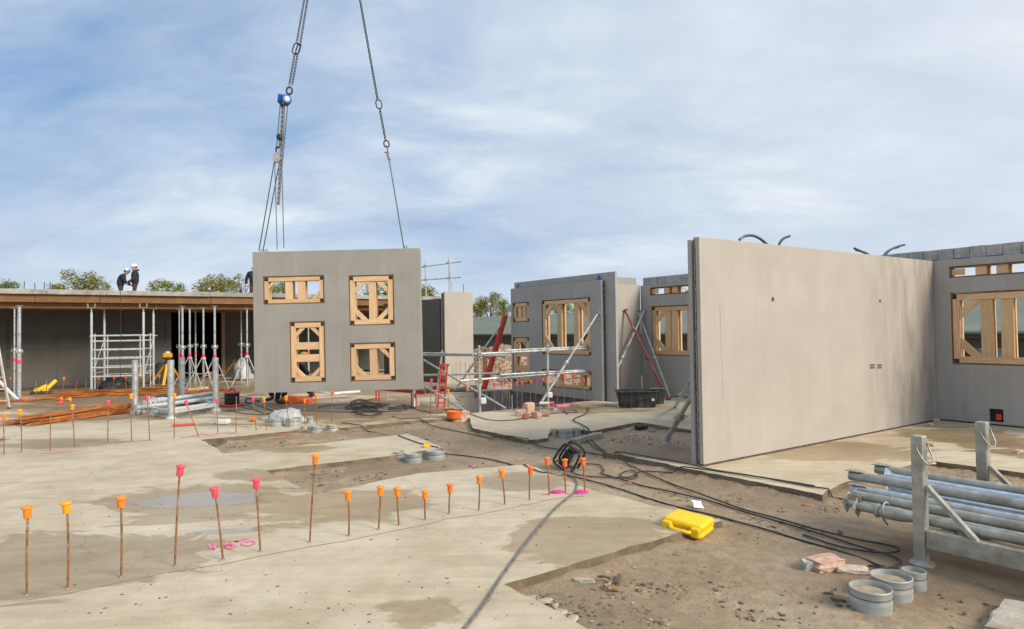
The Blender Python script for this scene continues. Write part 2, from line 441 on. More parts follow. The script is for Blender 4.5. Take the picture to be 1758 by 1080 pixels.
# ---------------------------------------------------------------- mesh writer
class MB:
    def __init__(s):
        s.v, s.f = [], []
    def add(s, vs, fs):
        o = len(s.v)
        s.v += [tuple(x) for x in vs]
        s.f += [tuple(o + i for i in f) for f in fs]
        return s
    def box(s, c, size, rot=None, bev=0.0):
        x, y, z = (a / 2 for a in size)
        vs = [Vector((a * x, b * y, d * z)) for d in (-1, 1) for a, b in ((-1, -1), (1, -1), (1, 1), (-1, 1))]
        if rot is not None:
            vs = [rot @ p for p in vs]
        c = Vector(c)
        return s.add([p + c for p in vs], [(3, 2, 1, 0), (4, 5, 6, 7), (0, 1, 5, 4), (1, 2, 6, 5), (2, 3, 7, 6), (3, 0, 4, 7)])
    def bar(s, p0, p1, wd, ht):
        """rectangular bar between two points"""
        p0, p1 = Vector(p0), Vector(p1)
        d = p1 - p0
        q = d.to_track_quat('X', 'Z').to_matrix()
        return s.box((p0 + p1) / 2, (d.length, wd, ht), q)
    def tube(s, pts, r, n=8, cap=True, closed=False):
        pts = [Vector(p) for p in pts]
        rs = r if isinstance(r, (list, tuple)) else [r] * len(pts)
        o = len(s.v)
        m = len(pts)
        up = None
        for i, p in enumerate(pts):
            if closed:
                t = pts[(i + 1) % m] - pts[i - 1]
            else:
                t = pts[min(i + 1, m - 1)] - pts[max(i - 1, 0)]
            if t.length < 1e-9:
                t = Vector((0, 0, 1))
            t.normalize()
            if up is None:
                up = Vector((0, 0, 1)) if abs(t.z) < .9 else Vector((1, 0, 0))
            a = t.cross(up)
            if a.length < 1e-6:
                a = t.orthogonal()
            a.normalize()
            b = a.cross(t).normalized()
            up = b
            for k in range(n):
                th = 2 * math.pi * k / n
                s.v.append(tuple(p + (a * math.cos(th) + b * math.sin(th)) * rs[i]))
        for i in range(m if closed else m - 1):
            j = (i + 1) % m
            for k in range(n):
                k2 = (k + 1) % n
                s.f.append((o + i * n + k, o + i * n + k2, o + j * n + k2, o + j * n + k))
        if cap and not closed:
            s.f.append(tuple(o + k for k in reversed(range(n))))
            s.f.append(tuple(o + (m - 1) * n + k for k in range(n)))
        return s
    def lathe(s, prof, n=16, c=(0, 0, 0), rot=None, capb=True, capt=True):
        o = len(s.v)
        c = Vector(c)
        for r, z in prof:
            for k in range(n):
                th = 2 * math.pi * k / n
                p = Vector((r * math.cos(th), r * math.sin(th), z))
                s.v.append(tuple((rot @ p if rot is not None else p) + c))
        for i in range(len(prof) - 1):
            for k in range(n):
                k2 = (k + 1) % n
                s.f.append((o + i * n + k, o + i * n + k2, o + (i + 1) * n + k2, o + (i + 1) * n + k))
        if capb:
            s.f.append(tuple(o + k for k in reversed(range(n))))
        if capt:
            s.f.append(tuple(o + (len(prof) - 1) * n + k for k in range(n)))
        return s
    def prism(s, poly, y0, y1, M=None):
        """polygon in x, z extruded from y0 to y1"""
        n = len(poly)
        vs = [Vector((a, y0, b)) for a, b in poly] + [Vector((a, y1, b)) for a, b in poly]
        if M is not None:
            vs = [M @ p for p in vs]
        fs = [tuple(range(n)), tuple(reversed(range(n, 2 * n)))]
        fs += [(i, i + n, (i + 1) % n + n, (i + 1) % n) for i in range(n)]
        return s.add(vs, fs)
    def link(s, c, t, side, L, W, r, n=5, seg=10):
        """oval chain link centred at c, long axis t, wide axis side"""
        pts = []
        for k in range(seg):
            th = 2 * math.pi * k / seg
            ca, sa = math.cos(th), math.sin(th)
            pts.append(c + t * (ca * W / 2 + math.copysign(max(0, (L - W) / 2), ca) * (1 if abs(ca) > .2 else 0)) + side * (sa * W / 2))
        return s.tube(pts, r, n, closed=True)
    def build(s, name, mat, parent=None, smooth=False, bevel=0.0):
        me = bpy.data.meshes.new(name)
        me.from_pydata(s.v, [], s.f)
        me.update()
        if smooth:
            me.polygons.foreach_set('use_smooth', [True] * len(me.polygons))
            if smooth != 'full':
                try:
                    me.set_sharp_from_angle(angle=R(40))
                except Exception:
                    pass
        me.materials.append(MT[mat] if isinstance(mat, str) else mat)
        o = bpy.data.objects.new(name, me)
        COL.objects.link(o)
        if parent is not None:
            o.parent = parent
        if bevel:
            b = o.modifiers.new('bevel', 'BEVEL')
            b.width = bevel
            b.segments = 2
            b.limit_method = 'ANGLE'
        return o

def tag(o, label=None, cat=None, group=None, kind=None):
    for k, v in (('label', label), ('category', cat), ('group', group), ('kind', kind)):
        if v:
            o[k] = v
    return o
def empty(name, loc=(0, 0, 0), rz=0.0, label=None, cat=None, group=None):
    o = bpy.data.objects.new(name, None)
    o.empty_display_size = .1
    COL.objects.link(o)
    o.location = loc
    o.rotation_euler = (0, 0, rz)
    return tag(o, label, cat, group)
def copy_tree(o, parent=None):
    c = o.copy()
    COL.objects.link(c)
    c.parent = parent
    for ch in list(o.children):
        copy_tree(ch, c)
    return c
ORD = ['first', 'second', 'third', 'fourth', 'fifth', 'sixth', 'seventh', 'eighth', 'ninth', 'tenth', 'eleventh', 'twelfth', 'thirteenth',
       'fourteenth', 'fifteenth', 'sixteenth', 'seventeenth', 'eighteenth', 'nineteenth', 'twentieth', 'twenty-first']
def rotz(a):
    return Matrix.Rotation(a, 3, 'Z')
def smooth_path(pts, per=8):
    """Catmull-Rom through points"""
    P = [Vector(p) for p in pts]
    out = []
    for i in range(len(P) - 1):
        a, b, c, d = P[max(i - 1, 0)], P[i], P[i + 1], P[min(i + 2, len(P) - 1)]
        for k in range(per):
            t = k / per
            out.append(.5 * ((2 * b) + (c - a) * t + (2 * a - 5 * b + 4 * c - d) * t * t + (3 * b - a - 3 * c + d) * t ** 3))
    out.append(P[-1])
    return out
def inside(p, poly):
    x, y = p[0], p[1]
    r = False
    j = len(poly) - 1
    for i in range(len(poly)):
        xi, yi = poly[i][0], poly[i][1]
        xj, yj = poly[j][0], poly[j][1]
        if (yi > y) != (yj > y) and x < (xj - xi) * (y - yi) / (yj - yi + 1e-12) + xi:
            r = not r
        j = i
    return r

# ---------------------------------------------------------------- ground, slabs, pit
ZD = -.085
P1, P2, P3, P4 = at(776, 676), at(879, 668), at(1025, 687), at(801, 710)
PIT = [P1, P2, P3, P4]
BW0 = at(1604.6, 721)            # corner of the big wall and the right rear wall
BIG0 = at(1208, 800.7)           # near corner of the big wall
SLAB_A = [Vector((-9, -3, 0)), Vector((4.9, -3, 0)), at(865, 1003) - V * 1.9, at(865, 1003), at(1240, 893), at(1120, 868), at(1000, 836), at(905, 797),
          at(720, 812), at(540, 849), at(455, 808), at(665, 783), at(762, 768), at(700, 745), at(385, 778), at(345, 755), at(520, 738),
          at(600, 733), at(720, 721), at(794, 717), P4, P1, P2, P2 + U * .3, P2 + U * .3 + V * 16, Vector((-26, 40, 0)), Vector((-40, 26, 0)), Vector((-30, 4, 0)), Vector((-14, 2, 0))]
RW = on_plane(1180, 745, BIG0 + V * .2, V)
SLAB_B = [P3, P4, at(806, 717), at(812, 735), at(905, 756), at(940, 752), at(944, 742), at(1000, 738), at(1016, 740), at(1095, 725), at(1095, 725) - V * 2.75,
          BW0 + V * .25, BW0 + V * .25 + U * .3, Vector((4.9, 15.4, 0)), Vector((3.6, 17.2, 0)), P3 + U * .3]
SLAB_C = [at(1035, 775), Vector((RW.x, RW.y, 0)), BW0 + V * .24, BW0 + V * .24 + U * .32, BW0 + U * .32 - V * 5, at(1758, 812) - V * 1.2, at(1758, 812), at(1590, 790), at(1440, 832),
          at(1412, 850)]
SLABS = [SLAB_A, SLAB_B, SLAB_C]
def surf(p):
    return 0.0 if any(inside(p, s) for s in SLABS) else ZD
def on_site(px, py, lift=0.0):
    p = at(px, py, 0)
    if surf(p) == 0.0:
        return p + Vector((0, 0, lift))
    return at(px, py, ZD) + Vector((0, 0, lift))

def slab(name, poly, label_depth=.16):
    pts = []
    n = len(poly)
    for i in range(n):
        a, b = Vector(poly[i]), Vector(poly[(i + 1) % n])
        L = (b - a).length
        near = min(a.length, b.length) < 22 and L < 9
        k = max(1, int(L / .09)) if near else 1
        d = (b - a).normalized()
        nn = Vector((-d.y, d.x, 0))
        for j in range(k):
            p = a + (b - a) * (j / k)
            if near and j:
                p = p + nn * (noise.noise(p * 2.1) * .034 + noise.noise(p * 9) * .024)
            pts.append(p)
    tris = tessellate_polygon([pts])
    m = len(pts)
    mb = MB()
    # worn arris: the top rim is drawn in a little and the face below it bulges
    lip = [p + Vector((0, 0, 0)) for p in pts]
    vs = [tuple(p) for p in lip] + [(p.x, p.y, -.014 - .008 * random.random()) for p in pts] + [(p.x, p.y, -label_depth) for p in pts]
    ar = sum(pts[i].x * pts[(i + 1) % m].y - pts[(i + 1) % m].x * pts[i].y for i in range(m))
    fs = []
    for t in tris:
        a, b, c = (pts[i] for i in t)
        up = (b - a).cross(c - a).z
        fs.append(tuple(t) if up > 0 else tuple(reversed(t)))
    ntop = len(fs)
    for i in range(m):
        j = (i + 1) % m
        for o in (0, m):
            q = (i + o, i + o + m, j + o + m, j + o)
            fs.append(q if ar > 0 else tuple(reversed(q)))
    mb.add(vs, fs)
    o = mb.build(name, 'slab')
    o.data.materials.append(MT['slab_edge'])
    for f in o.data.polygons[ntop:]:
        f.material_index = 1
    tag(o, kind='structure')
    return o
slab('floor_slab', SLAB_A)
slab('floor_slab', SLAB_B)
slab('floor_slab', SLAB_C)

def terrain_z(x, y):
    s = x * U.x + y * U.y
    t = min(1, max(0, (s - 19) / 9))
    return -.14 - 2.1 * t * t * (3 - 2 * t)
def build_terrain():
    # one sheet out to the horizon, cut round the pit
    xs = [-900, -400, -160, -80] + list(np.arange(-45, 50, 3.0)) + [80, 160, 400, 900]
    ys = [-60, -20] + list(np.arange(-6, 80, 3.0)) + [110, 160, 300, 600, 1500]
    mb = MB()
    vs = [(x, y, terrain_z(x, y)) for y in ys for x in xs]
    nx = len(xs)
    fs = []
    for j in range(len(ys) - 1):
        for i in range(nx - 1):
            cx0, cx1, cy0, cy1 = xs[i], xs[i + 1], ys[j], ys[j + 1]
            if cx1 > -2.2 and cx0 < 2.6 and cy1 > 13 and cy0 < 19.4:
                continue
            a = j * nx + i
            fs.append((a, a + 1, a + nx + 1, a + nx))
    mb.add(vs, fs)
    # fill the ring of cells round the pit with triangles
    gx = [x for x in xs]
    x0 = max(x for x in xs if x <= -2.2); x1 = min(x for x in xs if x >= 2.6)
    y0 = max(y for y in ys if y <= 13); y1 = min(y for y in ys if y >= 19.4)
    outer = [Vector((x, y0, -.14)) for x in xs if x0 <= x <= x1] + [Vector((x1, y, -.14)) for y in ys if y0 < y <= y1]
    outer += [Vector((x, y1, -.14)) for x in reversed(xs) if x0 <= x < x1] + [Vector((x0, y, -.14)) for y in reversed(ys) if y0 < y < y1]
    hole = [Vector((p.x, p.y, -.14)) for p in PIT]
    tr = tessellate_polygon([outer, hole])
    allp = outer + hole
    fs = []
    for t in tr:
        a, b, c = (allp[i] for i in t)
        fs.append(tuple(t) if (b - a).cross(c - a).z > 0 else tuple(reversed(t)))
    mb.add([(p.x, p.y, terrain_z(p.x, p.y)) for p in allp], fs)
    tag(mb.build('ground', 'dirt'), kind='structure')
build_terrain()

def build_dirt():
    """uneven wet soil between the slabs"""
    st = .05
    xs = np.arange(-4.6, 8.0, st)
    ys = np.arange(2.2, 15.6, st)
    mb = MB()
    idx = {}
    def z(x, y):
        p = Vector((x, y, 0))
        h = noise.fractal(p * 1.1, 1.0, 2.0, 4) * .014 + noise.fractal(p * 6, .8, 2.1, 4) * .008
        h += max(0, noise.noise(p * 14)) * .010
        for q_, g_ in ((.07, .020), (.16, .010)):
            if any(inside((x + dx_, y + dy_), s) for s in SLABS for dx_, dy_ in ((q_, 0), (-q_, 0), (0, q_), (0, -q_))):
                h += g_ * (.6 + 1.4 * abs(noise.noise(p * 3.3)))
        return min(-.028, ZD + h)
    keep = np.zeros((len(ys), len(xs)), bool)
    for j, y in enumerate(ys):
        for i, x in enumerate(xs):
            keep[j, i] = not any(inside((x, y), s) for s in SLABS) and not inside((x, y), PIT)
    k2 = keep.copy()
    for a in (-1, 0, 1):
        for b in (-1, 0, 1):
            k2 |= np.roll(np.roll(keep, a, 0), b, 1)
    for j in range(len(ys) - 1):
        for i in range(len(xs) - 1):
            if keep[j, i] or keep[j + 1, i] or keep[j, i + 1] or keep[j + 1, i + 1]:
                q = []
                for jj, ii in ((j, i), (j, i + 1), (j + 1, i + 1), (j + 1, i)):
                    if (jj, ii) not in idx:
                        idx[jj, ii] = len(mb.v)
                        mb.v.append((xs[ii], ys[jj], z(xs[ii], ys[jj])))
                    q.append(idx[jj, ii])
                if inside((xs[i], ys[j]), PIT):
                    continue
                mb.f.append(tuple(q))
    tag(mb.build('dirt_ground', 'dirt', smooth='full'), kind='structure')
build_dirt()

# clods, chips and crumbs lying in the soil
def clods():
    rnd = random.Random(5)
    ico = [(0, 0, -1), (.72, -.53, -.45), (-.28, -.85, -.45), (-.89, 0, -.45), (-.28, .85, -.45), (.72, .53, -.45),
           (.28, -.85, .45), (-.72, -.53, .45), (-.72, .53, .45), (.28, .85, .45), (.89, 0, .45), (0, 0, 1)]
    icf = [(0, 1, 2), (1, 0, 5), (0, 2, 3), (0, 3, 4), (0, 4, 5), (1, 5, 10), (2, 1, 6), (3, 2, 7), (4, 3, 8), (5, 4, 9), (1, 10, 6), (2, 6, 7),
           (3, 7, 8), (4, 8, 9), (5, 9, 10), (6, 10, 11), (7, 6, 11), (8, 7, 11), (9, 8, 11), (10, 9, 11)]
    mbs = {'dark': MB(), 'pale': MB()}
    def put(p, r, mb, z):
        a = rnd.random() * 6.28
        sx, sy, sz = r * (.7 + rnd.random() * 1.1), r * (.5 + .5 * rnd.random()), r * (.3 + .35 * rnd.random())
        m = rotz(a)
        vs = []
        for q in ico:
            k = .8 + .4 * rnd.random()
            v = m @ Vector((q[0] * sx * k, q[1] * sy * k, q[2] * sz * k))
            vs.append((p.x + v.x, p.y + v.y, z + v.z + sz * .35))
        mb.add(vs, icf)
    zones = [((870, 1180, 1000, 1075), 1100, .0085), ((900, 1500, 900, 1079), 420, .008), ((1250, 1450, 860, 920), 260, .010), ((1000, 1750, 1000, 1079), 260, .011),
             ((470, 700, 800, 845), 240, .014), ((380, 600, 745, 778), 240, .015), ((690, 780, 735, 780), 140, .015), ((700, 960, 735, 830), 260, .013),
             ((1040, 1180, 735, 765), 220, .015), ((1050, 1440, 800, 880), 360, .011), ((1590, 1758, 800, 850), 160, .011)]
    for (x0, x1, y0, y1), n, r in zones:
        for _ in range(n):
            px, py = rnd.uniform(x0, x1), rnd.uniform(y0, y1)
            p = at(px, py, ZD)
            if surf(p) == 0 or noise.noise(p * 2.6) < -.05 + .3 * rnd.random() - .1:
                continue
            put(p, r * rnd.choice([.5, .6, .8, .8, 1, 1.2, 1.7]), mbs['dark' if rnd.random() < .84 else 'pale'], ZD)
    # crumbs broken off along slab edges
    for poly in SLABS:
        for i in range(len(poly)):
            a, b = poly[i], poly[(i + 1) % len(poly)]
            if max(a.length, b.length) > 19 or (b - a).length > 6:
                continue
            for _ in range(int((b - a).length * 44)):
                p = a + (b - a) * rnd.random() + Vector((rnd.gauss(0, .10), rnd.gauss(0, .10), 0))
                if surf(p) == 0:
                    continue
                put(p, rnd.choice([.006, .008, .012, .016, .024]), mbs['dark' if rnd.random() < .62 else 'pale'], ZD)
    # sparse grit on the slabs
    for _ in range(420):
        p = at(rnd.uniform(100, 1300), rnd.uniform(740, 1075))
        if surf(p) == 0:
            put(p, rnd.choice([.003, .004, .006, .009]), mbs['dark'], 0)
    tag(mbs['dark'].build('soil_clods', 'clod'), 'dark crumbs of wet soil scattered over the dirt and slab', 'soil clods', kind='stuff')
    tag(mbs['pale'].build('mortar_crumbs', 'chip'), 'pale chips of concrete and mortar scattered along the slab edges', 'mortar crumbs', kind='stuff')
clods()

def build_pit():
    c = sum(PIT, Vector()) / 4
    n = len(PIT)
    zb = -1.5
    for i in range(n):
        a, b = PIT[i], PIT[(i + 1) % n]
        d = (b - a)
        L = d.length
        ang = math.atan2(d.y, d.x)
        inward = rotz(math.pi / 2) @ d.normalized()
        if (c - a).dot(inward) < 0:
            inward = -inward
        if i == 1:
            # rear wall under the panel: coursed blocks
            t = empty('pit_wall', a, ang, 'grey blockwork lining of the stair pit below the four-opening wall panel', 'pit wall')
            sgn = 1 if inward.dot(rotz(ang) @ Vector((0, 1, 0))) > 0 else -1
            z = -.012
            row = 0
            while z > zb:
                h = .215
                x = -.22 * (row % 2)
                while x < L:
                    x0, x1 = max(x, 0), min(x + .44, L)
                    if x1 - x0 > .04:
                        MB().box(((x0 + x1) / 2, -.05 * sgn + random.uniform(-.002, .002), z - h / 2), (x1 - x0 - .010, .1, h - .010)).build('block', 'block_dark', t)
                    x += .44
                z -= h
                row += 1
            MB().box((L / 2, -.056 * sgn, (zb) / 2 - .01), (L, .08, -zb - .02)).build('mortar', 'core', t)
        else:
            t = empty('pit_wall', a, ang)
            nm_ = {0: 'far side lining of the stair pit in stained cast concrete', 2: 'near side lining of the stair pit below the slab edge', 3: 'left side lining of the stair pit beside the red jack'}[i]
            tag(t, nm_, 'pit wall')
            sgn = 1 if inward.dot(rotz(ang) @ Vector((0, 1, 0))) > 0 else -1
            MB().box((L / 2, -.06 * sgn, zb / 2 - .010), (L - .02, .12, -zb)).build('lining', 'cast', t)
    mb = MB()
    mb.add([(p.x, p.y, zb) for p in PIT], [(3, 2, 1, 0)])
    o = mb.build('pit_floor', 'dirt')
    # face up
    if o.data.polygons[0].normal.z < 0:
        o.data.flip_normals()
    tag(o, kind='structure')
build_pit()

# ---------------------------------------------------------------- precast wall panels
def leaf(x0, x1, z0, z1, y0, y1, holes, mb=None):
    """slab of concrete in the x-z plane with rectangular openings"""
    mb = mb or MB()
    xs = sorted({x0, x1, *[h[0] for h in holes], *[h[1] for h in holes]})
    zs = sorted({z0, z1, *[h[2] for h in holes], *[h[3] for h in holes]})
    nx, nz = len(xs), len(zs)
    def solid(i, j):
        if i < 0 or j < 0 or i >= nx - 1 or j >= nz - 1:
            return False
        cx, cz = (xs[i] + xs[i + 1]) / 2, (zs[j] + zs[j + 1]) / 2
        return not any(h[0] < cx < h[1] and h[2] < cz < h[3] for h in holes)
    vs = [(x, y, z) for y in (y0, y1) for z in zs for x in xs]
    o = nx * nz
    fs = []
    for j in range(nz - 1):
        for i in range(nx - 1):
            if not solid(i, j):
                continue
            a = j * nx + i
            fs.append((a, a + 1, a + nx + 1, a + nx))
            fs.append((a + o, a + nx + o, a + nx + 1 + o, a + 1 + o))
            if not solid(i, j - 1):
                fs.append((a, a + o, a + 1 + o, a + 1))
            if not solid(i, j + 1):
                fs.append((a + nx, a + nx + 1, a + nx + 1 + o, a + nx + o))
            if not solid(i - 1, j):
                fs.append((a, a + nx, a + nx + o, a + o))
            if not solid(i + 1, j):
                fs.append((a + 1, a + 1 + o, a + nx + 1 + o, a + nx + 1))
    return mb.add(vs, fs)

def plank(parent, c, L, wd, dp, ang=0.0, mat='wood', name='plank'):
    """board in the wall plane: length L along ang, width wd, depth dp"""
    jw = random.uniform(-.004, .004)
    mb = MB().box((0, 0, 0), (L, dp, wd))
    o = mb.build(name, mat, parent)
    o.location = (c[0], c[1] + jw, c[2])
    o.rotation_euler = (0, -ang + random.uniform(-.006, .006), 0)
    return o
def gusset(parent, c, sx, sz, size, y0, y1, mat='wood'):
    """corner brace: a board across the corner at 45 degrees"""
    q = size
    wd = q * .42
    poly = [(0, q), (0, q - wd * 1.2), (q - wd * 1.2, 0), (q, 0)]
    poly = [(x * sx, z * sz) for x, z in poly]
    if sx * sz < 0:
        poly.reverse()
    mb = MB().prism(poly, y0, y1)
    o = mb.build('corner_brace', mat, parent)
    o.location = (c[0], 0, c[2])
    return o
def timber_frame(root, h, depth, studs=(), rails=(), braces=('bl', 'br', 'tl', 'tr'), bw=.085, rear=True, inset=.012):
    slot = bw < .03
    """formwork frame inside an opening: rim boards, corner pockets with dark brackets, studs, rails, corner braces"""
    x0, x1, z0, z1 = h
    W, H = x1 - x0, z1 - z0
    g = .004
    t = empty('timber_frame')
    t.parent = root
    pk = min(.10, W * .14, H * .2)          # corner pockets
    yf = inset + .03
    dp = .055
    layers = [(yf, 1)] + ([(depth - .035, 0)] if rear else [])
    # thin rim lining the whole depth of the opening
    for (cx, cz, L, a) in (((x0 + x1) / 2, z0 + .011 + g, W - 2 * g, 0), ((x0 + x1) / 2, z1 - .011 - g, W - 2 * g, 0)):
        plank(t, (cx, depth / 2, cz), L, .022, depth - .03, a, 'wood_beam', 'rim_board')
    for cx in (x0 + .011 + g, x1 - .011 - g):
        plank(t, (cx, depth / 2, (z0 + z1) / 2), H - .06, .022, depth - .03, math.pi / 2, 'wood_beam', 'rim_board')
    b0 = .026
    for y, front in layers:
        if slot:
            for fx, sw in studs:
                plank(t, (x0 + W * fx + (0 if front else .02), y + .012, (z0 + z1) / 2), H - .056, sw, .045, math.pi / 2)
            if front:
                for sx, cx in ((1, x0 + .028), (-1, x1 - .028)):
                    for zz_ in (z0 + .07, z1 - .07):
                        plank(t, (cx + sx * .09, y + .02, zz_), .18, .05, .05)
            continue
        plank(t, ((x0 + x1) / 2 + random.uniform(-.01, .01), y, z0 + b0 + bw / 2), W - 2 * pk, bw, dp)
        plank(t, ((x0 + x1) / 2 + random.uniform(-.01, .01), y, z1 - b0 - bw / 2), W - 2 * pk, bw, dp)
        for cx in (x0 + b0 + bw / 2, x1 - b0 - bw / 2):
            plank(t, (cx, y + .004, (z0 + z1) / 2 + random.uniform(-.01, .01)), H - 2 * pk, bw, dp, math.pi / 2)
        if front:
            for sx, cx in ((1, x0 + b0), (-1, x1 - b0)):
                for sz, cz in ((1, z0 + b0), (-1, z1 - b0)):
                    MB().box((cx + sx * pk * .34, yf - .012, cz + sz * pk * .34), (pk * .5, .02, pk * .14)).box(
                        (cx + sx * pk * .34, yf - .010, cz + sz * pk * .30), (pk * .14, .024, pk * .56)).build('corner_bracket', 'core', t)
                    plank(t, (cx + sx * pk * .55, yf + .052, cz + sz * pk * .42), pk * .95, pk * .8, .03, 0, 'wood_beam', 'corner_block')
        for fx, sw in studs:
            plank(t, (x0 + W * fx, y + .012 + (0 if front else .003), (z0 + z1) / 2), H - 2 * b0 - 2 * bw - .004, sw, .045, math.pi / 2)
        for fz, sw in rails:
            plank(t, ((x0 + x1) / 2, y + .012, z1 - H * fz), W - 2 * b0 - 2 * bw - .004, sw, .045, 0)
        q = min(W, H) * .27
        for br in (braces if front else ()):
            sx = 1 if br[1] == 'l' else -1
            sz = 1 if br[0] == 'b' else -1
            cx = x0 + b0 + bw if sx > 0 else x1 - b0 - bw
            cz = z0 + b0 + bw if sz > 0 else z1 - b0 - bw
            gusset(t, (cx + sx * .002, 0, cz + sz * .002), sx, sz, q, y + .008 - .022, y + .008 + .020)
    return t

def wall_uv(root_p, dx_, px, py):
    n = rotz(math.pi / 2) @ dx_
    p = on_plane(px, py, root_p, n)
    return (p - root_p).dot(dx_), p.z
def hole(root_p, dx_, tl, bl, sr):
    """opening from image points: top-left, bottom-left, a point on the right jamb"""
    a, b = wall_uv(root_p, dx_, *tl), wall_uv(root_p, dx_, *bl)
    s1 = sr if isinstance(sr, float) else wall_uv(root_p, dx_, *sr)[0]
    return ((a[0] + b[0]) / 2, s1, b[1], a[1])

# hanging panel
def hanging_panel():
    p0, p1 = at_depth(437, 675, 14), at_depth(725, 668, 14)
    Wd = (p1 - p0).length
    H = 2.95
    t = empty('wall_panel', p0, 0, 'grey concrete wall panel with four timber-framed openings hanging from crane chains', 'wall panel')
    t.rotation_euler = (0, -math.asin((p1.z - p0.z) / Wd), 0)
    hs = [(.209, 1.49, 1.84, 2.43), (2.0, 2.945, 1.355, 2.406), (.747, 1.49, .192, 1.468), (2.0, 2.95, .192, .993)]
    leaf(0, Wd, 0, H, 0, .07, hs).build('front_leaf', 'precast', t, bevel=.006)
    leaf(.02, Wd - .02, .02, H - .02, .07, .16, hs).build('concrete_core', 'core', t)
    leaf(0, Wd, 0, H, .16, .22, hs).build('rear_leaf', 'precast', t, bevel=.006)
    timber_frame(t, hs[0], .22, studs=[(.415, .15), (.62, .15)], braces=('tl', 'br'), bw=.08)
    timber_frame(t, hs[1], .22, studs=[(.52, .15)], bw=.1)
    timber_frame(t, hs[2], .22, rails=[(.40, .15), (.60, .15)], bw=.1)
    timber_frame(t, hs[3], .22, studs=[(.51, .15)], braces=('bl', 'tr'), bw=.1)
    for x in (.165, .25, 3.19):
        MB().tube([(x - .03, .115, H - .02), (x - .02, .115, H + .06), (x + .02, .115, H + .06), (x + .03, .115, H - .02)], .009).build('lifting_loop', 'chain', t)
    return t
hanging_panel()

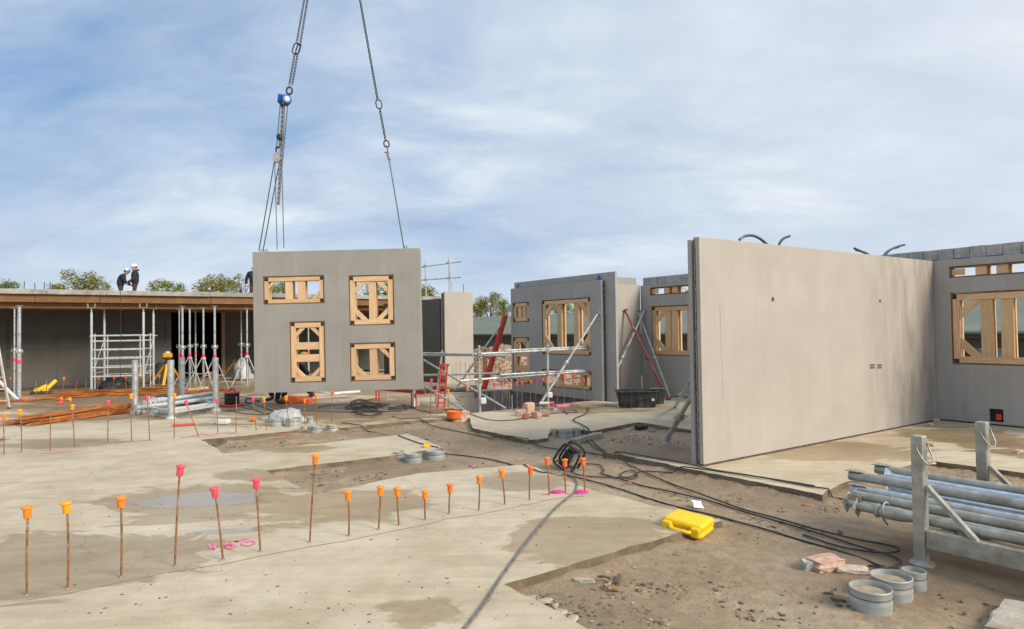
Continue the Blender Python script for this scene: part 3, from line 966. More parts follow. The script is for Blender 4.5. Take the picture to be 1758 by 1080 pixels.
# big wall at the right
def cup(mb, x, z, r, depth, half, y=0):
    """flush plate with a round recess"""
    n = 16
    ring = [(x + r * math.cos(2 * math.pi * k / n + math.pi / 4), z + r * math.sin(2 * math.pi * k / n + math.pi / 4)) for k in range(n)]
    sq = []
    for k in range(n):
        a = 2 * math.pi * k / n + math.pi / 4
        c_, s_ = math.cos(a), math.sin(a)
        m = max(abs(c_), abs(s_))
        sq.append((x + half * c_ / m, z + half * s_ / m))
    vs = [(a, y, b) for a, b in ring] + [(a, y, b) for a, b in sq] + [(a, y + depth, b) for a, b in ring]
    fs = []
    for k in range(n):
        j = (k + 1) % n
        fs += [(k, k + n, j + n, j), (k, j, j + 2 * n, k + 2 * n)]
    fs.append(tuple(range(2 * n, 3 * n)))
    mb.add(vs, fs)
def big_wall():
    L = (BW0 - BIG0).length - .02
    H = 2.76
    t = empty('twin_wall', BIG0, ANG_U, 'long blank pale concrete twin wall standing on the right slab', 'wall')
    a1, b1 = wall_uv(BIG0, U, 1327, 514), wall_uv(BIG0, U, 1511, 517)
    soc = [wall_uv(BIG0, U, x, 629.5) for x in (1495.5, 1500, 1508, 1513)]
    sp = [(soc[0][0], soc[0][1]), (soc[0][0] + .072, soc[0][1]), (soc[2][0], soc[2][1]), (soc[2][0] + .072, soc[2][1])]
    hs = [(p[0] - .036, p[0] + .036, p[1] - .036, p[1] + .036) for p in (a1, b1, *sp)]
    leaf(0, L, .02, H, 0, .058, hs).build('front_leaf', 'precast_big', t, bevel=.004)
    leaf(.0, L, .02, H - .02, .122, .18, []).build('rear_leaf', 'precast_grey', t, bevel=.004)
    # rough infill between the leaves, ragged at the open end
    mb = MB()
    zs = [0.005 + i * (H - .10) / 60 for i in range(61)]
    rnd = random.Random(3)
    xs_ = [.015 + .028 * rnd.random() + (.012 if i < 14 else 0) for i in range(61)]
    vs = [(xs_[i], .058, z) for i, z in enumerate(zs)] + [(xs_[i] + .01 * rnd.random(), .122, z) for i, z in enumerate(zs)]
    vs += [(L - .02, .058, z) for z in zs] + [(L - .02, .122, z) for z in zs]
    n = 61
    fs = []
    for i in range(60):
        fs += [(i, i + n, i + n + 1, i + 1)[::-1]]
    fs += [(60, 60 + n, 60 + 3 * n, 60 + 2 * n)]
    mb.add(vs, fs)
    mb.build('concrete_infill', 'core', t)
    # zig-zag lattice wire showing in the gap
    lat = MB()
    pts = []
    for i in range(40):
        pts.append((.012 if i % 2 else .03, .075 if i % 2 else .105, .08 + i * .066))
    lat.tube(pts, .005, 5)
    lat.tube([(.02, .09, .05), (.02, .09, H - .05)], .006, 5)
    lat.build('lattice_wire', 'steel_dirty', t)
    # loose grout on top of the gap
    g = MB()
    for i in range(26):
        g.box((.05 + .02 * rnd.random(), .064 + .05 * rnd.random(), H - .10 + .10 * rnd.random()), (.03 + .03 * rnd.random(), .02 + .02 * rnd.random(), .03), rotz(rnd.random()))
    g.build('spilled_grout', 'precast_grey', t)
    for p in (a1, b1):
        mb = MB(); cup(mb, p[0], p[1], .03, .04, .036, .001); mb.build('conduit_box', 'core' if False else 'precast_grey', t)
    for p in sp:
        mb = MB(); cup(mb, p[0], p[1], .033, .045, .036, .001); mb.build('socket_box', 'box_grey', t)
        MB().tube([(p[0] - .014, .008, p[1] - .012), (p[0] - .004, .004, p[1] + .012)], .005, 6).tube([(p[0] + .012, .008, p[1] - .004), (p[0] + .02, .006, p[1] + .012)], .004, 6).build('conduit_end', 'white', t)
    # mortar bed and snapped red chalk line at the foot
    MB().box((L / 2, .03, .010), (L - .02, .05, .018)).build('bedding_gap', 'core', t)
    # crack down the face
    x, z = wall_uv(BIG0, U, 1236, 520)
    pts = [(x + .002 * k + rnd.uniform(-.003, .003), -.001, z - k * .11) for k in range(12)]
    mb = MB()
    for i in range(11):
        mb.bar(pts[i], pts[i + 1], .003, .006)
    mb.build('drip_mark', 'cast', t)
    # conduit hoses sprouting from the top
    def hose(x, pts):
        MB().tube(smooth_path([(x + a, .09, H - .12 + b) if True else None for a, b in pts], 8), .017, 8).build('conduit_hose', 'hose', t)
    def top(px, py):
        p = on_plane(px, py, BIG0 + V * .09, V)
        return (p - BIG0).dot(U), p.z
    for chain_ in ([(1322, 425), (1315, 417), (1306, 409), (1295, 404), (1283, 405), (1275, 411)], [(1336, 426), (1340, 417), (1348, 409), (1359, 405)],
                   [(1497, 442), (1490, 436), (1480, 431), (1470, 426)], [(1500, 444), (1492, 437), (1483, 432), (1473, 429)], [(1518, 446), (1525, 433), (1538, 425), (1556, 420)], [(1514, 446), (1522, 434), (1534, 427), (1546, 424)]):
        q = [top(*c) for c in chain_]
        MB().tube(smooth_path([(a, .09 + .01 * i, b) for i, (a, b) in enumerate(q)], 6), .018, 8).build('conduit_hose', 'hose', t)
    # red chalk line on the slab
    MB().box((L / 2, -.012, .004), (L, .010, .002)).build('chalk_line', 'oxide', t)
    return t
big_wall()

# rear wall at the right, with two openings and a course of blocks behind its head
def rear_wall():
    d = -V
    t = empty('window_wall', BW0, ANG_V, 'grey window wall with timber-framed slot above a large opening, at right edge', 'wall')
    L = 3.7
    hs = [hole(BW0, d, (1629, 458), (1629.5, 477.5), 2.5), hole(BW0, d, (1631.5, 503), (1634.5, 625), 2.5)]
    H = 2.76
    sx, sz = wall_uv(BW0, d, 1712, 717)
    sx, bxr = .82, .05
    rec = (sx, sx + .20, .06, .27)
    leaf(.012, L, .025, H, 0, .06, hs + [rec]).build('front_leaf', 'precast_grey', t, bevel=.004)
    leaf(.012, L, .025, H, .06, .12, hs + [rec]).build('concrete_core', 'core', t)
    leaf(.012, L, .025, H, .12, .18, hs).build('rear_leaf', 'precast_grey', t, bevel=.004)
    timber_frame(t, hs[0], .18, studs=[(.21, .16), (.345, .16), (.6, .15), (.85, .15)], braces=(), bw=.02)
    timber_frame(t, hs[1], .18, studs=[(.235, .17), (.365, .17), (.62, .17), (.8, .17)], bw=.1)
    # dark recess with red box at the foot
    MB().box((sx + .10, .10, .165), (.19, .03, .20)).build('recess_back', 'black', t)
    MB().box((sx + .13, .05, .14), (.08, .05, .10)).build('junction_box', 'red', t, bevel=.006)
    # head course: rough blocks with open joints
    x = -1.15
    rnd = random.Random(8)
    while x < L:
        w_ = .245 + rnd.uniform(-.01, .015)
        MB().box((x + w_ / 2, .135 + rnd.uniform(-.006, .006), H + .10 + rnd.uniform(-.004, .004)), (w_ - .008, .09, .20)).build('block', 'block', t, bevel=.003)
        x += w_
    MB().box((L / 2 - .6, .14, H + .012), (L + 1.2, .10, .02)).build('mortar', 'core', t)
    MB().box((L / 2, .09, .012), (L - .02, .10, .02)).build('bedding_gap', 'core', t)
    return t
rear_wall()

E1 = at(1035, 689)
MW0 = E1 + V * 3.62
def middle_wall():
    d = -V
    t = empty('window_wall', MW0, ANG_V, 'dark grey window wall with four timber-framed openings behind the stair pit', 'wall')
    L = 3.62
    a = hole(MW0, d, (880, 520), (880.5, 553.5), (908, 536))
    b = hole(MW0, d, (929.5, 516), (931, 608), (1014, 560))
    c = hole(MW0, d, (880.5, 579), (881.5, 657), (908.5, 617))
    e = hole(MW0, d, (930.5, 633), (931.5, 663), (1015.5, 650))
    hs = [a, b, c, e]
    H = 2.79
    leaf(0, L, .0, H, 0, .06, hs).build('front_leaf', 'precast_grey', t, bevel=.004)
    leaf(.012, L - .01, .0, H - .02, .06, .125, hs).build('concrete_core', 'core', t)
    leaf(0, L + .34, .0, H + .17, .125, .185, hs).build('rear_leaf', 'precast_grey', t, bevel=.004)
    timber_frame(t, a, .185, studs=[(.38, .14), (.66, .14)], braces=(), bw=.09)
    timber_frame(t, b, .185, studs=[(.36, .17), (.70, .17)], bw=.09)
    timber_frame(t, c, .185, rails=[(.36, .16), (.68, .16)], braces=('tl', 'tr'), bw=.1)
    timber_frame(t, e, .185, studs=[(.35, .12), (.8, .12)], braces=(), bw=.07)
    # lattice loops along the open end
    mb = MB()
    for k in range(20):
        z = .12 + k * .135
        mb.tube([(L - .005, .07, z), (L + .035, .09, z + .03), (L + .035, .09, z + .06), (L - .005, .115, z + .09)], .005, 5)
    mb.build('lattice_wire', 'steel_dirty', t)
    MB().tube(smooth_path([(.16, .09, H - .05), (.20, .09, H + .07), (.24, .09, H + .10)], 5), .012).build('conduit_hose', 'hose', t)
    mb = MB().tube(smooth_path([(L - .20, .09, H - .03), (L - .18, .09, H + .06), (L - .16, .09, H + .12)], 5), .02).box((L - .17, .09, H + .015), (.12, .05, .04))
    mb.build('hose_end', 'blue', t)
    return t
middle_wall()

RT0 = at(1056, 680.5)
def return_walls():
    t = empty('return_wall', RT0, ANG_U, 'narrow pale sunlit wall panel in the corner behind the black mortar tub', 'wall')
    L = .935
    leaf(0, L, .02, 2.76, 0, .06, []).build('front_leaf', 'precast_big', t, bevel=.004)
    leaf(-.22, L, 0, 2.95, .13, .19, []).build('rear_leaf', 'precast', t, bevel=.004)
    leaf(.01, L, 0, 2.74, .06, .13, []).build('concrete_core', 'core', t)
    w0 = RT0 + U * (L + .012)
    t = empty('window_wall', w0, ANG_V, 'grey window wall half hidden behind the end of the big pale wall', 'wall')
    d = -V
    hs = [hole(w0, d, (1116, 494), (1116, 507.5), 2.0), hole(w0, d, (1117.5, 526), (1119.5, 610), 2.0)]
    L2, H = 4.4, 2.74
    leaf(0, L2, .02, H, 0, .06, hs).build('front_leaf', 'precast_grey', t, bevel=.004)
    leaf(.0, L2, 0, H - .02, .06, .12, hs).build('concrete_core', 'core', t)
    leaf(0, L2, 0, H, .12, .18, hs).build('rear_leaf', 'precast_grey', t, bevel=.004)
    timber_frame(t, hs[0], .18, studs=[(.31, .17), (.46, .17), (.75, .15)], braces=(), bw=.02)
    timber_frame(t, hs[1], .18, studs=[(.31, .18), (.44, .18), (.72, .18)], bw=.1)
    x = 0.0
    while x < L2:
        w_ = .25
        MB().box((x + w_ / 2, .135 + random.uniform(-.005, .005), H + .10), (w_ - .008, .09, .20)).build('block', 'block', t, bevel=.003)
        x += w_
    MB().box((.95, .03, .13), (.12, .05, .17)).build('junction_box', 'black', t, bevel=.006)
return_walls()

# ---------------------------------------------------------------- building under way at the left
RZ = 3.02
RE = at(157, 498, RZ)                     # a point on the front edge of its roof slab
def re_s(px, py=503):
    """position along the roof edge of an image column"""
    p = on_plane(px, py, RE, V)
    return (p - RE).dot(U)
def left_building():
    t = empty('unfinished_building', Vector((RE.x, RE.y, 0)), ANG_U, 'low unfinished building with propped roof slab on timber formwork, at left', 'building')
    s0, s1 = re_s(-160), re_s(757)
    D = 15.0
    rnd = random.Random(4)
    # roof slab in bays with cold joints
    cuts = [s0, re_s(80), re_s(183), re_s(360), s1]
    for a, b in zip(cuts, cuts[1:]):
        MB().box(((a + b) / 2, D / 2 + rnd.uniform(-.012, .012), RZ - .07 + rnd.uniform(-.006, .006)), (b - a - .006, D, .14)).build('roof_slab', 'roof_concrete', t, bevel=.012)
    # edge beam boards under the slab
    cuts = [s0, re_s(60), re_s(172), re_s(364), re_s(520), s1]
    for a, b in zip(cuts, cuts[1:]):
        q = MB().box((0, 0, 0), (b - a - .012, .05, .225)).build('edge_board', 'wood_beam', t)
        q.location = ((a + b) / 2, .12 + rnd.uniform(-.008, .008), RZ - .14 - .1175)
    # plywood deck and secondary joists running under it
    MB().box(((s0 + s1) / 2, D / 2 + .2, RZ - .155), (s1 - s0, D - .4, .02)).build('plywood_deck', 'wood_beam', t)
    for k in range(5):
        q = MB().box((0, 0, 0), (s1 - s0, .07, .16)).build('ledger_beam', 'wood_beam', t)
        q.location = ((s0 + s1) / 2, .34 + .9 * k, RZ - .46)
    x = s0 + .3
    joist = None
    while x < s1:
        if joist is None:
            joist = MB().box((0, 0, 0), (.06, 5.6, .18)).build('joist', 'wood_beam', t)
            o = joist
        else:
            o = joist.copy(); COL.objects.link(o); o.parent = t
        o.location = (x, 3.1, RZ - .26)
        x += .62
    # walls: left stretch nearer, right stretch further back, opening between
    w1a, w1b = s0, (on_plane(294, 600, RE + V * 2.3, V) - RE).dot(U)
    MB().box(((w1a + w1b) / 2, 2.3 + .1, 1.42), (w1b - w1a, .2, 2.82)).build('wall', 'shade_toned_wall', t)
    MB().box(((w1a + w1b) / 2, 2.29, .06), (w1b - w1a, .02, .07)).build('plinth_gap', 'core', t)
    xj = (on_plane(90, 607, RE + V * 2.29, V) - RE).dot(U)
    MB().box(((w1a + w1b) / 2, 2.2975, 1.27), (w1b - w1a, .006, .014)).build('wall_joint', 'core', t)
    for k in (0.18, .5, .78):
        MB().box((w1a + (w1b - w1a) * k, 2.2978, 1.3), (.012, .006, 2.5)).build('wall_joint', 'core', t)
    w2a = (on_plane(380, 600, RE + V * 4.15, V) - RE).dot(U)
    MB().box(((w2a + s1) / 2, 4.25, 1.42), (s1 - w2a, .2, 2.82)).build('wall', 'shade_toned_wall', t)
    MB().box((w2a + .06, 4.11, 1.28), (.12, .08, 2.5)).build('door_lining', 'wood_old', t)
    MB().box((s0 + .1, D / 2, 1.42), (.2, D - .5, 2.82)).build('wall', 'shade_toned_wall', t)
    MB().box((s1 - .25, D / 2 + 2.0, 1.42), (.2, D - 4.4, 2.82)).build('wall', 'shade_toned_wall', t)
    MB().box(((s0 + s1) / 2, D - .2, 1.42), (s1 - s0 - .7, .2, 2.82)).build('wall', 'shade_toned_wall', t)
    # dark patches: chase and socket on the left wall
    xc = (on_plane(14, 580, RE + V * 2.29, V) - RE).dot(U)
    MB().box((xc, 2.296, 1.45), (.09, .010, 1.5)).build('chase', 'core', t)
    xc = (on_plane(284, 560, RE + V * 2.29, V) - RE).dot(U)
    MB().box((xc, 2.296, 1.75), (.05, .010, .7)).build('chase', 'core', t)
    # short bars cast into the roof edge
    for px in (12, 23, 41, 60, 76, 86, 130, 170, 300, 318, 345, 395, 410, 425):
        s = re_s(px)
        MB().tube([(s, .25, RZ - .02), (s + rnd.uniform(-.01, .01), .25, RZ + .16 + .08 * rnd.random())], .012, 5).build('starter_stub', 'hose', t)
    return t
left_building()

def end_panel():
    p = on_plane(765, 660, at(765, 658.5), V)
    t = empty('wall_panel', p, ANG_U, 'pale concrete end panel standing right of the unfinished building, behind the guard rails', 'wall panel')
    leaf(0, 1.05, 0, 2.93, 0, .07, []).build('front_leaf', 'precast_big', t, bevel=.006)
    leaf(0.01, 1.04, 0, 2.9, .07, .14, []).build('concrete_core', 'core', t)
    leaf(-.02, 1.05, 0, 2.9, .14, .2, []).build('rear_leaf', 'precast', t, bevel=.006)
    MB().tube([(.75, .10, 2.9), (.76, .10, 3.2)], .01, 5).build('starter_stub', 'hose', t)
    t = empty('wall_panel', p + V * .25 - U * .02, ANG_U - math.pi / 2, 'dark edge-on wall standing behind the left end of the pale end panel', 'wall panel')
    t.rotation_euler = (0, 0, ANG_U + math.pi / 2)
    leaf(0, 4.2, 0, 2.72, -.06, .06, []).build('wall', 'shade_toned_wall', t)
end_panel()

# ---------------------------------------------------------------- steel props
def prop(name, base, top, label, group=None, tripod=False, split=.52, r=.030, mats=('steel', 'steel'), bands=True, cat='prop', head='plate'):
    """telescopic steel prop standing or leaning from base to top; local z runs along it"""
    base, top = Vector(base), Vector(top)
    d = top - base
    L = d.length
    t = empty(name, base, 0, label, cat, group)
    t.rotation_euler = d.to_track_quat('Z', 'Y').to_euler()
    ls = L * split
    MB().tube([(0, 0, .008), (0, 0, ls)], r, 10).build('outer_tube', mats[0], t, smooth=True)
    MB().tube([(0, 0, ls - .02), (0, 0, L - .008)], r * .80, 10).build('inner_tube', mats[1], t, smooth=True)
    mb = MB().lathe([(r * 1.35, 0), (r * 1.6, .02), (r * 1.6, .07), (r * 1.35, .09)], 10, (0, 0, ls - .05))
    pts = [(.035 + .06 * math.cos(a), 0, ls + .06 * math.sin(a)) for a in [k * math.pi / 4 for k in range(8)]]
    mb.tube(pts, .006, 5, closed=True)
    pts = [(-.035 + .06 * math.cos(a), 0, ls + .06 * math.sin(a)) for a in [k * math.pi / 4 for k in range(8)]]
    mb.tube(pts, .006, 5, closed=True)
    mb.build('adjusting_collar', mats[0], t, smooth=True)
    MB().box((0, 0, .005), (.12, .12, .010)).build('base_plate', mats[0], t)
    if head == 'fork':
        mb = MB().box((0, 0, L - .005), (.16, .10, .010))
        for sx in (-1, 1):
            mb.box((sx * .075, 0, L + .07), (.010, .09, .15))
        mb.build('fork_head', 'white', t)
    else:
        MB().box((0, 0, L - .005), (.12, .12, .010)).build('head_plate', mats[1], t)
    if bands:
        MB().tube([(0, 0, ls - .34), (0, 0, ls - .22)], r + .002, 10).build('red_band', 'pink', t, smooth=True)
    if tripod:
        make_tripod(Vector((base.x, base.y, base.z)), group)
    return t
TRIP = []
def make_tripod(p, group=None):
    t = empty('prop_tripod', p, random.uniform(0, 2), None, 'prop tripod', 'folding tripods at the foot of the roof props')
    for k in range(3):
        a = k * 2.094
        c, s = math.cos(a), math.sin(a)
        MB().tube([(c * .05, s * .05, .92), (c * .50, s * .50, .012)], .014, 6).build('leg', 'alloy', t)
    mb = MB().lathe([(.045, .88), (.07, .89), (.07, .95), (.045, .96)], 10)
    mb.build('clamp_collar', 'alloy', t)
    mb = MB()
    for k in range(3):
        a = k * 2.094
        c, s = math.cos(a), math.sin(a)
        mb.tube([(c * .05, s * .05, .45), (c * .27, s * .27, .47)], .009, 5)
    mb.build('spreader', 'alloy', t)
    TRIP.append(t)
    t['label'] = 'white folding tripod round a prop foot, %s from the left under the roof' % ORD[len(TRIP) - 1]
zt = RZ - .54
def stand_prop(px, py, label, **k):
    p = at(px, py)
    prop('steel_prop', p, (p.x, p.y, k.pop('z', zt)), label, 'steel props under the roof formwork', **k)
stand_prop(33, 688, 'thick galvanised prop by the ladder, with red bands, under the roof edge', r=.05)
stand_prop(24.5, 680, 'thin galvanised prop just left of the thick prop by the ladder', r=.028)
stand_prop(30, 677, 'slim prop half hidden behind the thick prop by the ladder', r=.026)
stand_prop(308, 664, 'slim prop at the left side of the dark doorway', r=.028)
stand_prop(313.5, 673, 'tall perforated prop left of doorway, behind a rack upright', r=.038)
stand_prop(326, 665, 'prop standing in the dark doorway, nearest its left side', tripod=True, r=.036)
stand_prop(336, 657, 'thinner far prop in the middle of the dark doorway', r=.032)
stand_prop(349.5, 667, 'prop with ring handle in the dark doorway, on splayed white tripod', tripod=True, r=.036)
stand_prop(369, 672, 'prop at the right side of the dark doorway, above a rack upright', tripod=True, r=.040)
stand_prop(414.5, 654, 'slim prop in front of the wrapped bundle, left of the next prop', r=.030)
stand_prop(424.5, 661, 'prop nearest the left edge of the hanging panel', tripod=True, r=.034)
stand_prop(530, 655, 'prop seen through the tall opening of the hanging panel', r=.034)
stand_prop(640, 650, 'prop seen through the upper right opening of the hanging panel', r=.034)
stand_prop(748, 648, 'prop standing under the roof end beside the pale end panel', r=.04)

# ---------------------------------------------------------------- shoring tower
def shoring_tower():
    a, b = at(157, 674), at(246.5, 671)
    c = at(224, 664)
    ang = math.atan2((b - a).y, (b - a).x)
    W = (b - a).length
    D = 1.15
    t = empty('shoring_tower', a, ang, 'pale aluminium shoring tower with ladder-like rungs under the roof edge', 'shoring tower')
    H = RZ - .535
    for x in (0, W):
        for y in (0, D):
            MB().tube([(x, y, .1), (x, y, H - .14)], .034, 10).build('leg', 'alloy', t, smooth=True)
            MB().tube([(x, y, 0.01), (x, y, .14)], .022, 8).lathe([(.05, .09), (.05, .13)], 8, (x, y, 0)).box((x, y, .006), (.14, .14, .012)).build('screw_jack', 'steel', t)
            mb = MB().tube([(x, y, H - .16), (x, y, H)], .022, 8).box((x, y, H), (.20, .14, .012))
            for s in (-1, 1):
                mb.box((x + s * .095, y, H + .06), (.010, .10, .12))
            mb.build('fork_head', 'steel', t)
            mb = MB().lathe([(.05, 0), (.05, .05)], 8, (x, y, 1.62)).box((x + .06, y, 1.64), (.12, .02, .02))
            mb.build('leg_coupling', 'alloy', t)
    for y in (0, D):
        for z in (.46, .72, .98, 1.24, 1.50, 1.66):
            MB().tube([(.03, y, z), (W - .03, y, z)], .026 if y == 0 else .022, 8).build('rung', 'alloy', t, smooth=True)
        for x in (.09, W - .09):
            MB().tube([(x, y, .38), (x, y, 1.66)], .018, 6).build('ladder_stile', 'alloy', t)
    for x in (0, W):
        for z in (.55, 1.25):
            MB().tube([(x, .03, z), (x, D - .03, z)], .016, 6).build('side_rail', 'alloy', t)
        MB().tube([(x, .05, .5), (x, D - .05, 1.5)], .014, 6).build('diagonal_brace', 'alloy', t)
    MB().tube([(W * .62, D * .5, .5), (W * .94, .03, 1.5)], .016, 6).build('diagonal_brace', 'steel_dirty', t)
    for x in (-.12, W + .02):
        MB().tube([(x, D * .6, .05), (x, D * .6, 1.72)], .02, 6).build('guard_post', 'alloy', t)
shoring_tower()

def cable_drop():
    a = at_depth(206.5, 500, RE.y - .8)
    MB().tube(smooth_path([(a.x, a.y, RZ + .05), (a.x + .01, a.y, 2.0), (a.x - .01, a.y, 1.0), (a.x + .02, a.y, .05)], 4), .008, 5).build('hanging_cable', 'black')
    o = bpy.data.objects['hanging_cable']
    tag(o, 'thin black cable hanging from the roof edge below the two workers', 'cable')
cable_drop()

# ---------------------------------------------------------------- instruments and clutter under the roof
def laser_level():
    p = at(288, 664)
    t = empty('laser_level', p, 0, 'yellow rotating laser level on a yellow tripod in front of the dark doorway', 'laser level')
    for k, a in enumerate((3.0, -.1, -1.3)):
        c, s = math.cos(a), math.sin(a)
        q = MB().bar((c * .06, s * .06, .74), (c * .58, s * .58, .08), .07, .04).build('leg', 'yellow_metal', t)
        MB().bar((c * .56, s * .56, .12), (c * .62, s * .62, 0.0), .03, .02).build('foot', 'black_plastic', q)
    MB().lathe([(.07, .72), (.10, .75), (.10, .79), (.05, .80), (.05, .86), (.09, .87), (.09, .88)], 14).build('tripod_head', 'black_plastic', t)
    h = MB().box((0, 0, .985), (.24, .20, .19)).build('housing', 'yellow_metal', t, bevel=.03)
    MB().lathe([(.075, 1.08), (.075, 1.10), (.055, 1.12), (.055, 1.13)], 14).build('rotor_cap', 'white', h)
    MB().box((0, 0, .92), (.25, .21, .05)).build('base_ring', 'black_plastic', t, bevel=.01)
laser_level()
def yellow_tripod():
    p = at(238, 664)
    t = empty('folded_tripod', p, .3, 'folded yellow tripod standing upright against the shoring tower', 'tripod')
    for k in range(3):
        a = k * 2.1
        c, s = math.cos(a), math.sin(a)
        MB().bar((c * .05, s * .05, .80), (c * .16, s * .16, 0.02), .08, .035).build('leg', 'yellow_metal', t)
    MB().lathe([(.08, .78), (.08, .84)], 12).build('tripod_head', 'black_plastic', t)
yellow_tripod()
def floor_pump():
    p = at(63, 677)
    t = empty('yellow_tool', p, .6, 'small yellow power tool with twin barrels lying on the floor by the props', 'power tool')
    for i, (dx_, L, a) in enumerate(((0, .34, .5), (.20, .46, .8))):
        mb = MB().tube([(dx_, 0, .10), (dx_ + L * math.cos(a) * .8, L * .3, .10 + L * math.sin(a) * .8)], .06, 10)
        mb.lathe([(.07, 0), (.085, .03), (.07, .06)], 10, (dx_, 0, .1), Matrix.Rotation(math.pi / 2, 3, 'X'))
        mb.build('barrel', 'yellow_metal', t, smooth=True)
    MB().box((.12, .02, .05), (.55, .18, .08)).build('base', 'black_plastic', t, bevel=.01)
floor_pump()

def ladder():
    b1, b2 = at(15.6, 702), at(32, 689)
    t = empty('step_ladder', b1, 0, 'white and wooden-legged step ladder at the far left edge', 'ladder')
    f1 = at_depth(-4, 590, b1.y + .12) - b1
    side = Vector((-.60, -.12, 0))
    for k in (0, 1):
        o = side * k
        MB().bar(o + Vector((0, 0, .03)), f1 + o, .03, .055).build('stile', 'stile_grey', t)
        MB().box(o + Vector((0, 0, .02)), (.06, .05, .04)).build('rubber_foot', 'blue_box', t)
        MB().bar(b2 - b1 + o + Vector((0, 0, .02)), at_depth(-34, 622, b2.y) - b1 + o, .06, .045).build('rear_stile', 'white', t)
    for k in range(5):
        f = (k + .7) / 5.6
        MB().bar(f1 * f, f1 * f + side, .08, .02).build('tread', 'wood', t)
ladder()

def heap(name, label, cat, p, sx, sy, sz, mat, n=18, seed=1, rough=.25, group=None, parent=None):
    rnd = random.Random(seed)
    mb = MB()
    rings, seg = 7, n
    vs, fs = [], []
    for i in range(rings):
        f = i / (rings - 1)
        for k in range(seg):
            a = 2 * math.pi * k / seg
            rr = math.cos(f * math.pi / 2) ** .7
            q = Vector((math.cos(a) * rr, math.sin(a) * rr, f))
            h = 1 + rough * noise.noise(q * 2.2 + Vector((seed, 0, 0))) * 1.6 + rough * .5 * noise.noise(q * 6 + Vector((0, seed, 0)))
            vs.append((q.x * sx * h, q.y * sy * h, max(-.002, q.z * sz * h) if i else -.002))
    for i in range(rings - 1):
        for k in range(seg):
            k2 = (k + 1) % seg
            fs.append((i * seg + k, i * seg + k2, (i + 1) * seg + k2, (i + 1) * seg + k))
    fs.append(tuple((rings - 1) * seg + k for k in range(seg)))
    mb.add(vs, fs)
    o = mb.build(name, mat, parent, smooth='full')
    o.location = p
    if label:
        tag(o, label, cat, group)
    return o
def dark_bags():
    heap('bin_bag', 'black bag slumped behind the yellow laser tripod', 'bag', at(275, 658), .55, .4, .75, 'black_plastic', seed=3)
    heap('bin_bag', 'black bag on the floor inside the shoring tower', 'bag', at(195, 668), .45, .4, .42, 'black_plastic', seed=5)
    t = empty('wrapped_bundle', at(408, 653), .2, 'white sheet draped over a bundle of offcuts behind two slim props', 'bundle')
    heap('plastic_sheet', None, None, (0.15, 0, 0.05), .36, .3, .72, 'sheet_grey', seed=9, rough=.3, parent=t)
    for k in range(4):
        MB().bar((-.55 - .02 * k, -.1 + .06 * k, .05 + .05 * k), (-.1, .1, .75 - .1 * k), .10, .03).build('board', 'wood_beam', t)
    a, b = at(322, 671), at(357, 667.5)
    o = MB().bar(a + Vector((0, 0, .04)), b + Vector((0, 0, .04)), .07, .06).build('timber_batten', 'wood')
    tag(o, 'pale timber batten lying across the floor below the doorway tripods', 'batten')
dark_bags()

# ---------------------------------------------------------------- roof clutter and guard rail
def roof_clutter():
    rnd = random.Random(12)
    for i in range(7):
        px = 306 + i * 5 + rnd.uniform(-2, 2)
        p = at_depth(px, 496, 27.0)
        p.z = RZ + .03 + .0 * i
        L = 1.6
        q = p + Vector((1.0 + .1 * i, .5, .24 + .06 * (i % 3)))
        o = MB().tube([p, q], .028, 6).build('scaffold_tube', 'steel')
        tag(o, '%s steel tube from the left in the loose pile lying on the roof slab' % ORD[i], 'tube', 'loose tubes piled on the roof')
    o = heap('offcut_pile', 'pale offcuts and packaging heaped on the roof beside the loose tubes', 'rubble pile', at_depth(345, 495, 27.5), .3, .25, .4, 'sheet_grey', seed=21, rough=.4)
    o.location.z = RZ
    o = heap('offcut_pile', 'pale rubble strewn on the roof just left of the hanging panel', 'rubble pile', at_depth(412, 497, 28), .7, .35, .24, 'sheet_grey', seed=22, rough=.5)
    o.location.z = RZ
roof_clutter()
def guard_rail():
    Y = 26.0
    base = at_depth(730, 500, Y); base.z = RZ
    t = empty('guard_rail', base, 0, 'scaffold tube guard rail with two posts above the end of the roof', 'guard rail')
    def P(px, py, dy=0):
        p = at_depth(px, py, Y + dy)
        return p - base
    for a, b in (((730, 450), (731.5, 503)), ((770.5, 437), (772, 503)), ((771, 440), (777.5, 503))):
        A, B = P(*a), P(*b)
        B.z = min(B.z, 0.0)
        MB().tube([A, B], .026, 8).build('post', 'steel', t, smooth=True)
    for a, b in (((640, 470), (793, 449)), ((640, 487), (791, 476))):
        MB().tube([P(*a, .06), P(*b, .06)], .026, 8).build('rail', 'steel', t, smooth=True)
    for px, py in ((730, 457), (770.5, 451), (731, 480), (771.5, 477)):
        c = P(px, py, .03)
        MB().box(c, (.11, .12, .10)).build('coupler', 'steel_dirty', t, bevel=.015)
guard_rail()

